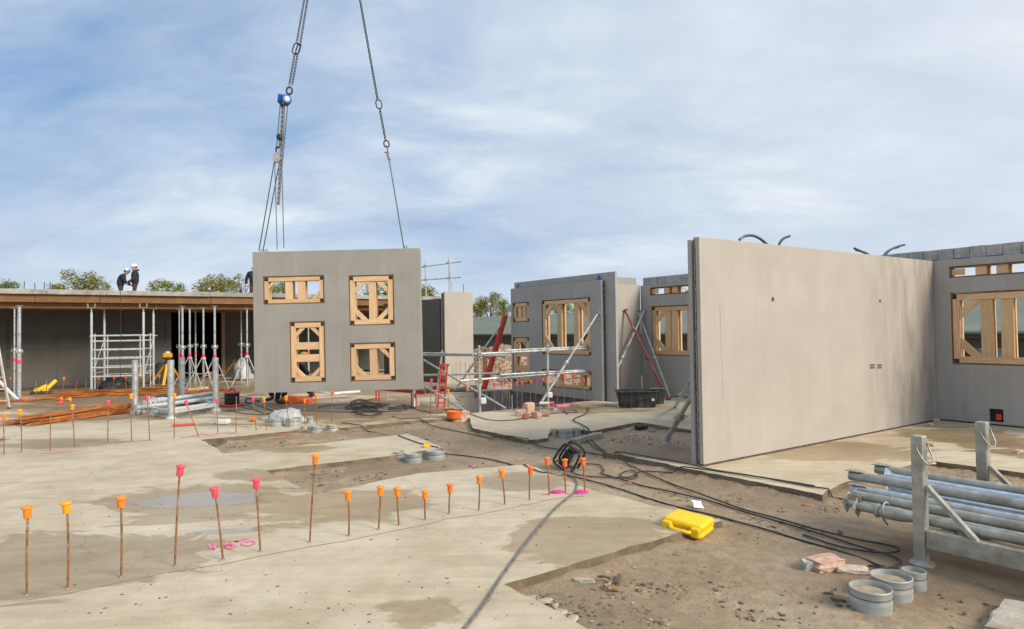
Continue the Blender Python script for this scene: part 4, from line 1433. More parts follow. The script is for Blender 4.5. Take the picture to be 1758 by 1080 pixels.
# ---------------------------------------------------------------- scaffold guard round the pit, raking props
def tube_thing(name, label, cat, pts, r, mat, group=None, n=8):
    o = MB().tube(pts, r, n).build(name, mat, None, smooth=True)
    return tag(o, label, cat, group)
def pit_guard():
    t = empty('pit_guard_rail', at(823, 707), 0, 'scaffold tube guard rail standing round the open stair pit', 'guard rail')
    o = Vector(t.location)
    posts = []
    for (xb, yb, xt, yt, z0) in ((824, 708, 822.5, 593, -.5), (941, 697, 940, 590, -.5), (1035.5, 683, 1034, 586, 0), (748, 692, 759, 601, 0)):
        p = at(xb, yb)
        q = Vector((p.x, p.y, height_at(p, xt, yt)))
        ds = ray(xt, yt)
        f = p.y / ds.y
        q.x = ds.x * f
        MB().tube([p - o + Vector((0, 0, z0)), q - o], .026, 8).build('post', 'steel', t, smooth=True)
        posts.append((p, q))
    def rail(a, b, dy=0.0, r=.024, ext=0):
        A, B = at_depth(*a) - o, at_depth(*b) - o
        MB().tube([A, B], r, 8).build('rail', 'steel', t, smooth=True)
    Y0, Y1, Y2, Y3 = posts[0][0].y - .05, posts[1][0].y - .05, posts[2][0].y - .05, posts[3][0].y - .05
    rail((700, 606, Y3 - .3), (812, 608.5, Y0 + .3))
    rail((700, 609, Y3 - .3), (870, 610.5, Y0 + 1.2))
    rail((814, 608, Y0), (1038, 597, Y2))
    rail((866, 602, Y0 + .5), (1040, 594, Y2 + .1))
    rail((790, 654, Y0), (1040, 635, Y2))
    rail((859, 643.5, Y0 + .5), (1040, 633.5, Y2 + .1))
    rail((700, 645, Y3 - .3), (850, 641, Y0 + 1.2))
    rail((727, 618, Y3 - .2), (868, 701, Y0 + .4))
    rail((720, 657, Y3 - .6), (806, 710, Y0 - .4))
    for px, py, Y in ((824, 608, Y0), (824, 652, Y0), (940, 602, Y1), (940, 641, Y1), (1035, 596, Y2), (1035, 635, Y2), (757, 608, Y3), (754, 644, Y3)):
        c = at_depth(px, py, Y + .02) - o
        MB().box(c, (.085, .10, .085)).build('coupler', 'steel_dirty', t, bevel=.015)
    for px, py, Y in ((830, 688, Y0 - .05), (944, 678, Y1 - .05)):
        c = at_depth(px, py, Y) - o
        MB().box(c, (.11, .10, .12)).build('post_socket', 'sheeting', t, bevel=.02)
    return t
pit_guard()
def raker(name, top_px, top_pt_plane, base_px, label, mat='steel', mat2=None, r=.030, bands=False, split=.45):
    base = at(*base_px)
    p0, n = top_pt_plane
    top = on_plane(top_px[0], top_px[1], p0, n)
    prop(name, base, top, label, 'raking props holding up the wall panels', False, split, r, (mat, mat2 or mat), bands, 'raking prop', 'plate')
    # wall shoe
nU = U
raker('raking_prop', (1027, 537), (MW0 - U * .03, U), (926, 696), 'galvanised raking prop leaning right of the large opening, passing behind the pit guard rail')
raker('raking_prop', (871, 542), (MW0 - U * .03, U), (779, 672), 'galvanised raking prop beside the red ladder, rising from the far pit edge')
raker('raking_prop', (1107, 532), (RT0 + U * .95 - U * .03, U), (1036, 684), 'galvanised raking prop crossing behind the oxide-red one, foot left of the black tub', r=.034)
raker('raking_prop', (1095, 535), (RT0 + U * .95 - U * .1, U), (1151, 683), 'galvanised raking prop sloping right, foot behind the black tub', r=.032)
raker('raking_prop', (1073, 533), (RT0 - V * .03, V), (1147, 687), 'oxide-red raking prop leaning on the narrow sunlit panel', 'oxide', r=.034)
raker('raking_prop', (1196, 633), (BIG0 + U * .5 + V * .22, V), (1159, 699), 'galvanised raking prop showing behind the end of the big wall, further one')
raker('raking_prop', (1200, 660), (BIG0 + U * .35 + V * .22, V), (1145, 753), 'thick galvanised raking prop at the end of the big wall, foot on the dirt', r=.04)
a, b = at_depth(742, 558, 24), at_depth(700, 610, 23)
tube_thing('raking_prop', 'galvanised raking prop inside the dark end bay, right of the hanging panel', 'raking prop', [a, b], .035, 'steel', 'raking props holding up the wall panels')

def red_ladder():
    base = at(831, 668)
    top = on_plane(868, 540, MW0 - U * .10, U)
    t = empty('steel_strut', base, 0, 'bright red perforated steel strut leaning against the left end of the dark window wall', 'steel strut')
    d = top - base
    t.rotation_euler = d.to_track_quat('Z', 'Y').to_euler()
    L = d.length
    for s in (-1, 1):
        MB().box((s * .055, 0, L / 2), (.03, .08, L)).build('channel', 'red', t)
    for k in range(14):
        z = .1 + (L - .2) * k / 13
        MB().box((0, 0, z), (.08, .05, .07)).build('batten_plate', 'red', t)
    MB().box((0, 0, .01), (.2, .16, .02)).build('base_plate', 'red', t)
red_ladder()
def red_jack():
    p = at(757, 700)
    t = empty('red_jack', p, 0, 'red ladder-sided scaffold jack standing left of the stair pit', 'jack')
    H = height_at(p, 764, 628)
    for s in (-1, 1):
        MB().tube([(s * .07, 0, 0), (s * .07 + .08, 0, H)], .02, 8).build('upright', 'red', t)
    for k in range(8):
        z = .1 + (H - .15) * k / 7
        MB().tube([(-.07 + .08 * z / H, 0, z), (.07 + .08 * z / H, 0, z)], .012, 6).build('rung', 'red', t)
    MB().box((.09, 0, H + .02), (.20, .10, .05)).build('head_plate', 'red', t)
red_jack()
def red_trestle():
    a, b = at_depth(600, 671.5, 16.6), at_depth(728, 667.5, 15.8)
    z = .32
    t = empty('red_trestle', Vector((a.x, a.y, 0)), 0, 'low red scaffold trestle showing under the lower right edge of the hanging panel', 'trestle')
    o = Vector((a.x, a.y, 0))
    def g(px, py, z0=0):
        return at(px, py) - o
    p1, p2 = g(712, 694), g(650, 686)
    Z = .30
    MB().bar(g(605, 684) + Vector((0, 0, Z)), g(730, 697) + Vector((0, 0, Z)), .05, .08).build('beam', 'red', t)
    for px, py in ((646, 686), (651, 688), (707, 696), (714, 698), (664, 686)):
        MB().tube([g(px, py), g(px, py) + Vector((0, 0, Z))], .02, 8).build('leg', 'red' if px != 664 else 'steel', t)
    MB().tube([g(640, 688) + Vector((0, 0, .04)), g(664, 686) + Vector((0, 0, .08))], .012, 6).build('brace', 'red', t)
    MB().tube([g(711, 699), g(711, 697) + Vector((0, 0, .34))], .035, 8).build('jack_tube', 'steel', t)
    MB().box(g(716, 697) + Vector((0, 0, .06)), (.10, .08, .12)).build('socket', 'sheeting', t, bevel=.01)
    o2 = MB().tube([at(574, 684) + Vector((0, 0, .12)), at(618, 681) + Vector((0, 0, .14))], .035, 8).build('plastic_pipe', 'white', None, smooth=True)
    tag(o2, 'white plastic pipe end lying beneath the hanging panel', 'pipe')
red_trestle()

# ---------------------------------------------------------------- lifting chains
YC = 14.11
def cp(px, py, dy=0.0):
    return at_depth(px, py, YC + dy)
def chain_strand(mb, a, b, pitch=.062, wdt=.040, r=.0075, seg=8, n=4):
    t = (b - a)
    L = t.length
    t.normalize()
    side0 = t.cross(Vector((0, 1, 0))).normalized()
    side1 = t.cross(side0).normalized()
    k = int(L / pitch)
    q = Matrix.Rotation(.5, 3, t)
    for i in range(k):
        s = q @ (side0 if i % 2 else side1)
        mb.link(a + t * (pitch * (i + .5)), t, s, pitch * 1.32, wdt, r, n, seg)
    return mb
def oval_ring(mb, c, t, L, W, r, tilt=.4):
    side = t.cross(Vector((0, 1, 0))).normalized()
    side = Matrix.Rotation(tilt, 3, t) @ side
    return mb.link(c, t, side, L, W, r, 6, 14)
def left_chain():
    t = empty('lifting_chain', cp(498, 150), 0, 'double dark lifting chain with oval ring above the blue chain hoist', 'chain')
    o = Vector(t.location)
    def st(a, b, **k):
        mb = MB(); chain_strand(mb, cp(*a) - o, cp(*b) - o, **k)
        tag(mb.build('chain_strand', 'chain', t, smooth='full'), kind='stuff')
    st((568, -262), (509, 76)); st((571, -260), (515, 78))
    st((506, 92), (496, 150)); st((511, 92), (501, 150))
    d = (cp(514, 75) - cp(508, 95)).normalized()
    mb = MB(); oval_ring(mb, cp(508.5, 84) - o, d, .24, .13, .014, .3); mb.build('master_link', 'chain', t, smooth='full')
    mb = MB(); oval_ring(mb, cp(512, 84) - o, d, .22, .11, .014, -.5); mb.build('master_link', 'chain', t, smooth='full')
    c = cp(496.5, 155.5) - o
    mb = MB(); mb.tube([c + Vector((.062 * math.cos(a), .01, .075 * math.sin(a))) for a in [k * math.pi / 7 for k in range(14)]], .02, 7, closed=True)
    mb.build('ring', 'rust_dark', t, smooth='full')
def hoist():
    t = empty('chain_hoist', cp(489, 172), 0, 'blue chain hoist with hanging bundle of grey hand chain and hook block', 'chain hoist')
    o = Vector(t.location)
    MB().tube([cp(497, 163) - o, cp(495, 168) - o, cp(490, 168) - o], .022, 8).build('suspension_hook', 'chain', t)
    rot = Matrix.Rotation(R(90), 3, 'X') @ Matrix.Rotation(R(0), 3, 'Z')
    rot = Matrix.Rotation(R(32), 3, 'Z') @ Matrix.Rotation(R(90), 3, 'X')
    MB().lathe([(.08, -.13), (.105, -.11), (.112, -.05), (.112, .05), (.105, .08), (.085, .10)], 18, (0.02, 0, 0), rot).build('gear_case', 'blue', t, smooth=True)
    MB().lathe([(.052, .10), (.052, .112), (.03, .115)], 18, (0.02, 0, 0), rot).build('name_disc', 'white', t)
    MB().box((-.085, .03, .03), (.12, .16, .19), Matrix.Rotation(.1, 3, 'Y')).build('brake_cover', 'blue', t, bevel=.025)
    MB().box((-.04, -.04, -.04), (.07, .16, .20), Matrix.Rotation(R(32), 3, 'Z')).build('chain_guide', 'black', t, bevel=.02)
    def st(name, a, b, mat='chain_grey', **k):
        mb = MB(); chain_strand(mb, cp(*a) - o, cp(*b) - o, **k)
        tag(mb.build(name, mat, t, smooth='full'), kind='stuff')
    for dx_, dy, e in ((-4, .03, 240), (-1.5, -.03, 352), (1.2, .02, 352), (2.5, -.05, 352)):
        if e == 240:
            st('load_chain', (488 + dx_, 180, dy), (483, 236, dy), 'chain', pitch=.05, wdt=.034, r=.007)
        else:
            st('load_chain', (486 + dx_, 180, dy), (482.5 + dx_, 262, dy), pitch=.05, wdt=.036, r=.007)
            st('load_chain', (482.5 + dx_, 262, dy), (477.5 + dx_ * .6, 352, dy), pitch=.05, wdt=.036, r=.007)
    st('hand_chain', (494, 180), (484, 290), 'chain', pitch=.034, wdt=.02, r=.004)
    st('hand_chain', (484, 290), (487.5, 428, .14), 'chain', pitch=.034, wdt=.02, r=.004, n=3, seg=6)
    st('hand_chain', (481, 180), (472, 290), 'chain', pitch=.034, wdt=.02, r=.004)
    st('hand_chain', (472, 290), (476, 430, .14), 'chain', pitch=.034, wdt=.02, r=.004, n=3, seg=6)
    hk = MB().lathe([(.05, -.07), (.07, -.05), (.07, .05), (.05, .07)], 10, cp(481, 236) - o, Matrix.Rotation(R(90), 3, 'X'))
    c = cp(479, 246) - o
    hk.tube(smooth_path([cp(480.5, 240) - o, cp(480.5, 249) - o, cp(478, 254) - o, cp(475, 252) - o, cp(474, 257) - o, cp(474, 263) - o], 4), .018, 7)
    hk.build('load_hook', 'chain', t, smooth='full')
    t2 = empty('rope_pulley', cp(476, 270), 0, 'small pale pulley block below the hoist hook, carrying two wire ropes', 'pulley')
    o2 = Vector(t2.location)
    rx = Matrix.Rotation(R(90), 3, 'X')
    MB().lathe([(.09, -.035), (.095, -.03), (.07, 0), (.095, .03), (.09, .035)], 16, (0, 0, -.02), rx).build('sheave', 'steel', t2, smooth=True)
    for y in (-.045, .045):
        MB().lathe([(.03, y - .006), (.085, y - .006), (.085, y + .006), (.03, y + .006)], 14, (0, 0, -.03), rx).build('side_plate', 'zinc_duct', t2)
    MB().tube([(-.03, 0, .13), (-.01, 0, .06), (.02, 0, .06), (.03, 0, .12)], .012, 6).box((0, 0, .07), (.06, .11, .05)).build('shackle', 'steel', t2)
    hp = at_depth(437, 675, 14)
    ropes = [((472, 272), (444.5, 431), 'left wire rope from the pulley down to the corner of the hanging panel'), ((480, 278), (451.5, 431), 'right wire rope from the pulley down to the corner of the hanging panel')]
    for a, b, lab in ropes:
        o_ = MB().tube([cp(*a), cp(*b)], .011, 6).build('wire_rope', 'hose')
        tag(o_, lab, 'wire rope', 'wire ropes of the left sling')
def right_chain():
    t = empty('lifting_chain', cp(663, 245), 0, 'single dark lifting chain on the right with oval rings', 'chain')
    o = Vector(t.location)
    def st(a, b, **k):
        mb = MB(); chain_strand(mb, cp(*a) - o, cp(*b) - o, **k)
        tag(mb.build('chain_strand', 'chain', t, smooth='full'), kind='stuff')
    st((574, -250), (648.5, 172), pitch=.056, wdt=.046, r=.0095)
    st((652, 187), (662, 241), pitch=.056, wdt=.044, r=.009)
    d = (cp(649, 171) - cp(652, 187)).normalized()
    mb = MB(); oval_ring(mb, cp(650.5, 179) - o, d, .19, .12, .014, .35); mb.build('master_link', 'chain', t, smooth='full')
    mb = MB(); oval_ring(mb, cp(663.5, 247) - o, (cp(662, 240) - cp(664, 254)).normalized(), .14, .11, .016, .3); mb.build('ring', 'chain', t, smooth='full')
    t2 = empty('lifting_shackle', cp(665, 262), 0, 'small red-pinned hook and clamp joining right chain to wire rope', 'hook')
    o2 = Vector(t2.location)
    MB().tube(smooth_path([cp(662, 250) - o2, cp(664, 252) - o2, cp(665.5, 257) - o2, cp(666, 263) - o2], 4), .014, 6).build('hook', 'oxide', t2)
    MB().tube([cp(660, 262) - o2, cp(664, 261) - o2, cp(665, 264) - o2], .012, 6).build('latch', 'chain', t2)
    MB().bar(cp(665.5, 263) - o2, cp(668.5, 275) - o2, .05, .06).build('rope_clamp', 'chain_grey', t2, bevel=.01)
    o_ = MB().tube([cp(668, 273), cp(693.5, 426)], .014, 6).build('wire_rope', 'hose')
    tag(o_, 'wire rope from the right chain down to the panel top', 'wire rope')
left_chain(); hoist(); right_chain()

# ---------------------------------------------------------------- people
def skin_mesh(name, joints, edges, mat, parent, root=0, sub=2):
    me = bpy.data.meshes.new(name)
    me.from_pydata([j[0] for j in joints], edges, [])
    o = bpy.data.objects.new(name, me)
    COL.objects.link(o)
    me.materials.append(MT[mat])
    o.parent = parent
    sk = o.modifiers.new('skin', 'SKIN')
    sk.use_smooth_shade = True
    for i, j in enumerate(joints):
        r = j[1] if isinstance(j[1], tuple) else (j[1], j[1])
        me.skin_vertices[0].data[i].radius = r
        me.skin_vertices[0].data[i].use_root = (i == root)
    s = o.modifiers.new('sub', 'SUBSURF')
    s.levels = s.render_levels = sub
    return o
def person(p, rz, label, pose, jacket='cloth_navy', legs='trousers', helmet='white', hood=True):
    """pose: dict of joint points in body space (facing -y); one continuous body, separate head, helmet, hands, boots"""
    t = empty('person', p, rz, label, 'person')
    t.scale = (1.12, 1.12, 1.0)
    J = pose
    V3 = lambda k: Vector(J[k])
    jo = [(V3('pelvis') + Vector((0, 0, -.08)), (.20, .155)), (V3('waist'), (.19, .15)), (V3('chest'), (.215, .165)), (V3('neck0'), (.15, .12)), (V3('neck'), (.06, .06))]
    ed = [(0, 1), (1, 2), (2, 3), (3, 4)]
    for s in 'lr':
        b = len(jo)
        jo += [(V3('sh' + s), .098), (V3('el' + s), .074), (V3('wr' + s), .052)]
        ed += [(3, b), (b, b + 1), (b + 1, b + 2)]
    skin_mesh('body', jo, ed, jacket, t)
    lj = [(V3('pelvis'), (.125, .10))]
    le = []
    for s in 'lr':
        b = len(lj)
        lj += [(V3('hip' + s), .095), (V3('kn' + s), .068), (V3('an' + s), .056)]
        le += [(0, b), (b, b + 1), (b + 1, b + 2)]
    skin_mesh('trousers', lj, le, legs, t)
    for s in 'lr':
        a = V3('an' + s)
        f = Vector(J.get('toe' + s, (0, -1, 0))).normalized()
        skin_mesh('boot', [(a + Vector((0, 0, .06)), .058), (a + Vector((0, 0, -.03)), (.055, .05)), (a + f * .10 + Vector((0, 0, -.055)), (.05, .036)), (a + f * .17 + Vector((0, 0, -.062)), (.042, .028))],
                  [(0, 1), (1, 2), (2, 3)], 'boot', t)
        w_ = V3('wr' + s)
        fd = (w_ - V3('el' + s)).normalized()
        sd = fd.cross(Vector((0, 1, 0)))
        sd = sd.normalized() if sd.length > .2 else Vector((1, 0, 0))
        nd = sd.cross(fd)
        hj = [(w_ + fd * .01, .026), (w_ + fd * .07, (.038, .018))]
        he = [(0, 1)]
        for k, (off, ln) in enumerate(((-.030, .062), (-.010, .075), (.010, .070), (.028, .055))):
            b = len(hj)
            hj += [(w_ + fd * .085 + sd * off, .0095), (w_ + fd * (.085 + ln * .5) + sd * off + nd * .008, .0085), (w_ + fd * (.085 + ln * .85) + sd * off + nd * .028, .007)]
            he += [(1, b), (b, b + 1), (b + 1, b + 2)]
        b = len(hj)
        hj += [(w_ + fd * .04 - sd * .038, .011), (w_ + fd * .075 - sd * .056 + nd * .012, .009)]
        he += [(0, b), (b, b + 1)]
        skin_mesh('hand', hj, he, 'skin', t, sub=1)
    # head with face, set on the neck
    hd = V3('head')
    ft = Vector(J['face']).normalized()
    up = Vector(J.get('up', (0, 0, 1))).normalized()
    rt = ft.cross(up).normalized()
    up = rt.cross(ft).normalized()
    Mh = Matrix((rt, ft, up)).transposed()
    def W(x, y, z):
        return hd + Mh @ Vector((x, y, z))
    mb = MB()
    prof = [(.035, -.13, .02), (.052, -.115, .035), (.062, -.085, .022), (.070, -.045, .006), (.076, 0, 0), (.078, .04, -.004), (.070, .085, -.008), (.045, .113, -.01), (.01, .122, -.01)]
    n = 16
    vs, fs = [], []
    for r, z, fy in prof:
        for k in range(n):
            a = 2 * math.pi * k / n
            vs.append(W(r * math.cos(a), r * 1.22 * math.sin(a) + fy, z))
    for i in range(len(prof) - 1):
        for k in range(n):
            k2 = (k + 1) % n
            fs.append((i * n + k, i * n + k2, (i + 1) * n + k2, (i + 1) * n + k))
    fs.append(tuple(reversed(range(n)))); fs.append(tuple((len(prof) - 1) * n + k for k in range(n)))
    mb.add(vs, fs)
    mb.tube([W(0, .088, .012), W(0, .112, -.022), W(0, .092, -.032)], [.008, .014, .010], 6)
    for s in (-1, 1):
        mb.tube([W(s * .076, -.01, .02), W(s * .086, -.018, .0), W(s * .076, -.008, -.032)], [.012, .016, .010], 6)
    h = mb.build('head', 'skin', t, smooth='full')
    mb = MB()
    for s in (-1, 1):
        mb.tube([W(s * .030, .084, .012), W(s * .030, .091, .012)], .008, 6)
    mb.build('eyes', 'boot', h)
    MB().tube([W(-.022, .090, -.062), W(0, .096, -.064), W(.022, .090, -.062)], .005, 5).build('mouth', 'brick_red', h)
    mb = MB()
    vs = []
    for r, z, fy in ((.079, -.05, -.03), (.086, 0, -.022), (.086, .05, -.018), (.07, .09, -.015)):
        for k in range(9):
            a = math.pi + math.pi * k / 8
            vs.append(W(r * math.cos(a), r * 1.2 * math.sin(a) + fy * .5, z))
    fs = [(i * 9 + k, i * 9 + k + 1, (i + 1) * 9 + k + 1, (i + 1) * 9 + k) for i in range(3) for k in range(8)]
    mb.add(vs, fs)
    mb.build('hair', 'boot', h)
    # helmet: shell, ridge and peak
    mb = MB()
    vs, fs = [], []
    hp = [(.104, .035, 0), (.104, .06, 0), (.100, .095, 0), (.084, .13, 0), (.055, .153, 0), (.015, .163, 0)]
    for r, z, fy in hp:
        for k in range(n):
            a = 2 * math.pi * k / n
            vs.append(W(r * math.cos(a), r * 1.2 * math.sin(a) - .006, z))
    for i in range(len(hp) - 1):
        for k in range(n):
            k2 = (k + 1) % n
            fs.append((i * n + k, i * n + k2, (i + 1) * n + k2, (i + 1) * n + k))
    fs.append(tuple((len(hp) - 1) * n + k for k in range(n)))
    fs.append(tuple(reversed(range(n))))
    mb.add(vs, fs)
    mb.tube([W(0, -.10, .10), W(0, -.03, .163), W(0, .04, .163), W(0, .11, .10)], .010, 6)
    pk = [W(-.085, .085, .036), W(-.05, .150, .030), W(0, .165, .028), W(.05, .150, .030), W(.085, .085, .036)]
    pk2 = [p + Mh @ Vector((0, 0, .008)) for p in pk]
    mb.add(pk + pk2, [(4, 3, 2, 1, 0), (5, 6, 7, 8, 9), (0, 1, 6, 5), (1, 2, 7, 6), (2, 3, 8, 7), (3, 4, 9, 8)])
    mb.build('helmet', helmet, t, smooth=True)
    if hood:
        c = V3('neck0') + (V3('neck') - V3('neck0')) * .45
        mb = MB()
        mb.tube([c + Vector((.10 * math.cos(a), .085 * math.sin(a) + .03, .02 + .03 * math.sin(a))) for a in [k * math.pi / 6 for k in range(12)]], .045, 7, closed=True)
        mb.build('hood', jacket, t, smooth='full')
    return t
MT['yellow_helmet'] = MT['yellow_metal']
STAND = dict(pelvis=(0, 0, .95), waist=(0, .01, 1.10), chest=(0, .01, 1.30), neck0=(0, .015, 1.46), neck=(0, 0, 1.55), head=(0, -.02, 1.66), face=(0, -1, -.1),
             shl=(.19, .01, 1.43), ell=(.25, .02, 1.16), wrl=(.22, -.10, .92), shr=(-.19, .01, 1.43), elr=(-.25, .02, 1.16), wrr=(-.22, -.10, .92),
             hipl=(.09, 0, .88), knl=(.11, -.02, .50), anl=(.12, .02, .09), hipr=(-.09, 0, .88), knr=(-.11, -.02, .50), anr=(-.12, .02, .09))
def roof_people():
    D = 31.0
    p = at_depth(207, 480, D); p.z = RZ
    ps = dict(STAND)
    ps.update(neck0=(0, -.09, 1.42), neck=(0, -.17, 1.50), head=(0, -.22, 1.60), face=(0, -.9, -.55), up=(0, -.5, .85), chest=(0, -.04, 1.28),
              shl=(.19, -.08, 1.39), shr=(-.19, -.08, 1.39), ell=(.23, -.16, 1.12), wrl=(.14, -.36, .98), elr=(-.23, -.16, 1.12), wrr=(-.16, -.36, .98))
    person(p, R(-62) + math.pi, 'person in black jacket and white helmet bending forward on the roof, left of two', ps, 'cloth_dark', 'trousers', 'white', False)
    p = at_depth(231.5, 480, D); p.z = RZ + .02
    ps = dict(STAND)
    ps.update(face=(.1, -1, -.25), ell=(.27, -.02, 1.18), wrl=(.24, -.22, .98), elr=(-.26, -.05, 1.16), wrr=(-.2, -.26, 1.0))
    for k in list(ps):
        if k not in ('face', 'up'):
            v = ps[k]; ps[k] = (v[0] * 1.04, v[1] * 1.04, v[2] * 1.06)
    person(p, R(-60), 'person in black hooded jacket and white helmet standing upright on the roof', ps, 'cloth_dark', 'trousers', 'white', True)
    p = at_depth(436, 480, D); p.z = RZ
    ps = dict(STAND)
    ps.update(elr=(-.30, .02, 1.18), wrr=(-.31, -.02, .92))
    person(p, R(10), 'person in dark jacket on the roof, only one arm showing left of the hanging panel', ps, 'cloth_dark', 'trousers', 'white', False)
roof_people()
def panel_people():
    p = at(484, 692)
    ps = dict(STAND)
    ps.update(pelvis=(0, .10, .84), waist=(0, .0, .95), chest=(0, -.20, 1.05), neck0=(0, -.34, 1.08), neck=(0, -.42, 1.06), head=(0, -.53, 1.05), face=(0, -.8, -.6), up=(0, -.6, .8),
              shl=(.18, -.30, 1.08), ell=(.24, -.36, .82), wrl=(.20, -.52, .66), shr=(-.18, -.30, 1.08), elr=(-.24, -.36, .82), wrr=(-.20, -.50, .64),
              hipl=(.10, .06, .80), knl=(.13, -.04, .45), anl=(.13, .06, .09), hipr=(-.10, .06, .80), knr=(-.14, -.06, .45), anr=(-.15, .02, .09))
    person(p, R(75), 'person bending behind the hanging panel, dark trousers and boots showing under its left part', ps, 'cloth_dark', 'cloth_dark', 'yellow_helmet', False)
    p = at(470, 689)
    ps = dict(STAND)
    ps.update(pelvis=(0, .06, .80), waist=(0, .0, .94), chest=(0, -.10, 1.10), neck0=(0, -.16, 1.22), neck=(0, -.20, 1.30), head=(0, -.25, 1.40),
              shl=(.19, -.14, 1.19), ell=(.25, -.2, .95), wrl=(.2, -.38, .85), shr=(-.19, -.14, 1.19), elr=(-.25, -.2, .95), wrr=(-.2, -.38, .85),
              hipl=(.09, .05, .75), knl=(.10, -.22, .44), anl=(.10, -.12, .09), hipr=(-.09, .08, .75), knr=(-.10, .36, .45), anr=(-.10, .72, .10))
    person(p + Vector((.02, .3, 0)), R(-78), 'person lunging behind the hanging panel, one dark boot showing right of the other pair', ps, 'cloth_dark', 'cloth_dark', 'white', False)
panel_people()

# ---------------------------------------------------------------- capped starter bars
CAPS = {}
def cap_mesh(mat):
    if mat not in CAPS:
        mb = MB().lathe([(.0215, 0), (.0235, .004), (.0235, .056), (.024, .060), (.033, .061), (.034, .068), (.030, .076), (.012, .081)], 14)
        o = mb.build('cap', mat, None, smooth=True)
        CAPS[mat] = o.data
        bpy.data.objects.remove(o)
    return CAPS[mat]
CN = {'orange': 'orange', 'amber': 'amber', 'pink': 'pink', 'red_orange': 'deep orange', None: ''}
def starter_bar(b, top_px, mat, label, group, r=.0075, splash=.3):
    d = ray(*top_px)
    k = math.hypot(b.x, b.y) / math.hypot(d.x, d.y)
    tp = CAMP + d * k
    t = empty('starter_bar', b, 0, label, 'starter bar', group)
    v = tp - b
    v = Vector((v.x, v.y + random.uniform(-.02, .02), v.z))
    L = v.length
    capped = mat is not None
    Lb = L - (.022 if capped else 0)
    u = v.normalized()
    bend = Vector((random.uniform(-.006, .006), random.uniform(-.006, .006), 0))
    pts = [u * (Lb * f) + bend * math.sin(math.pi * f) for f in (-.02, .25, .5, .75, 1)]
    MB().tube(pts, r, 7).build('bar', 'rust', t, smooth=True)
    MB().lathe([(r * 2.6, -.002), (r * 2.0, .004), (r * 1.1, .012)], 8).build('grout_collar', 'soil_wet', t)
    if capped:
        o = bpy.data.objects.new('cap', cap_mesh(mat))
        COL.objects.link(o)
        o.parent = t
        tilt = Vector((u.x + random.uniform(-.09, .09), u.y + random.uniform(-.07, .07), u.z))
        o.rotation_euler = tilt.to_track_quat('Z', 'Y').to_euler()
        o.location = u * (L - .075)
    return t
NEAR = [(46, 870, 46, 1022, 'orange'), (116, 861, 116, 1011, 'amber'), (208, 852, 208, 991, 'orange'), (307, 800, 300, 973, 'pink'), (370, 836, 383, 961, 'pink'), (440, 822, 447, 947, 'pink'),
        (543, 780, 532, 931, 'orange'), (598, 842, 599, 920, 'orange'), (653, 836, 650, 909, 'orange'), (682, 837, 685, 902, 'orange'), (729, 842, 730, 893, 'orange'), (773, 832, 771, 882, 'red_orange'),
        (823, 817, 822, 876, 'orange'), (861, 806, 867, 866, 'orange'), (910, 801, 909, 858, 'red_orange'), (939, 786, 943, 850, 'red_orange'), (970, 789, 971, 846, 'red_orange'), (1001, 787, 1004, 844, 'red_orange')]
for i, (tx, ty, bx, by, m) in enumerate(NEAR):
    starter_bar(at(bx, by), (tx, ty), m, 'rusty bar with %s plastic cap, %s from the left in the near row' % (CN[m], ORD[i]), 'capped starter bars in the near row')
MID = [(8, 711, 7, 781, 'orange'), (35, 703, 37, 777, 'amber'), (87, 715, 86, 775, None), (124, 695, 128, 769, 'amber'), (184, 688, 185, 762, 'pink'), (224, 677, 226, 759, 'amber'), (253, 680, 257, 757, 'pink'),
       (300, 676, 299, 753, 'amber'), (318, 688, 341, 750, 'pink'), (372, 685, 374, 745, 'pink'), (405, 681, 405, 743, None), (434, 681, 440, 739, 'pink'), (453, 683, 458, 738, 'amber'), (491, 680, 497, 734, 'amber'),
       (523, 685, 524, 731, 'orange'), (543, 677, 544, 729, 'amber'), (570, 672, 569, 728, 'red_orange')]
for i, (tx, ty, bx, by, m) in enumerate(MID):
    lab = ('rusty bar with %s plastic cap, %s from the left in the second row' % (CN[m], ORD[i])) if m else 'bare rusty bar without a cap, %s from the left in the second row' % ORD[i]
    starter_bar(at(bx, by), (tx, ty), m, lab, 'starter bars in the second row')
FAR = [(17, 648, 19, 676, 'red_orange'), (61, 652, 63, 692, None), (80, 652, 80, 694, None), (110, 648, 107, 684, 'orange'), (132, 654, 130, 680, None), (148, 652, 148, 680, None), (169, 647, 166, 676, 'red_orange'), (196, 646, 193, 676, 'red_orange'),
       (215, 645, 219, 676, 'red_orange'), (240, 645, 240, 672, 'red_orange'), (258, 645, 256, 674, 'orange'), (274, 644, 272, 676, 'red_orange'), (289, 641, 288, 672, 'orange'), (307, 643, 305, 680, 'red_orange'),
       (350, 641, 351, 678, 'red_orange'), (362, 639, 363, 682, 'red_orange'), (366, 640, 368, 672, 'orange')]
for i, (tx, ty, bx, by, m) in enumerate(FAR):
    lab = ('rusty bar with %s cap, %s from the left along the unfinished building' % (CN[m], ORD[i])) if m else 'bare rusty bar, %s from the left along the unfinished building' % ORD[i]
    starter_bar(at(bx, by), (tx, ty), m, lab, 'starter bars along the unfinished building', .009)
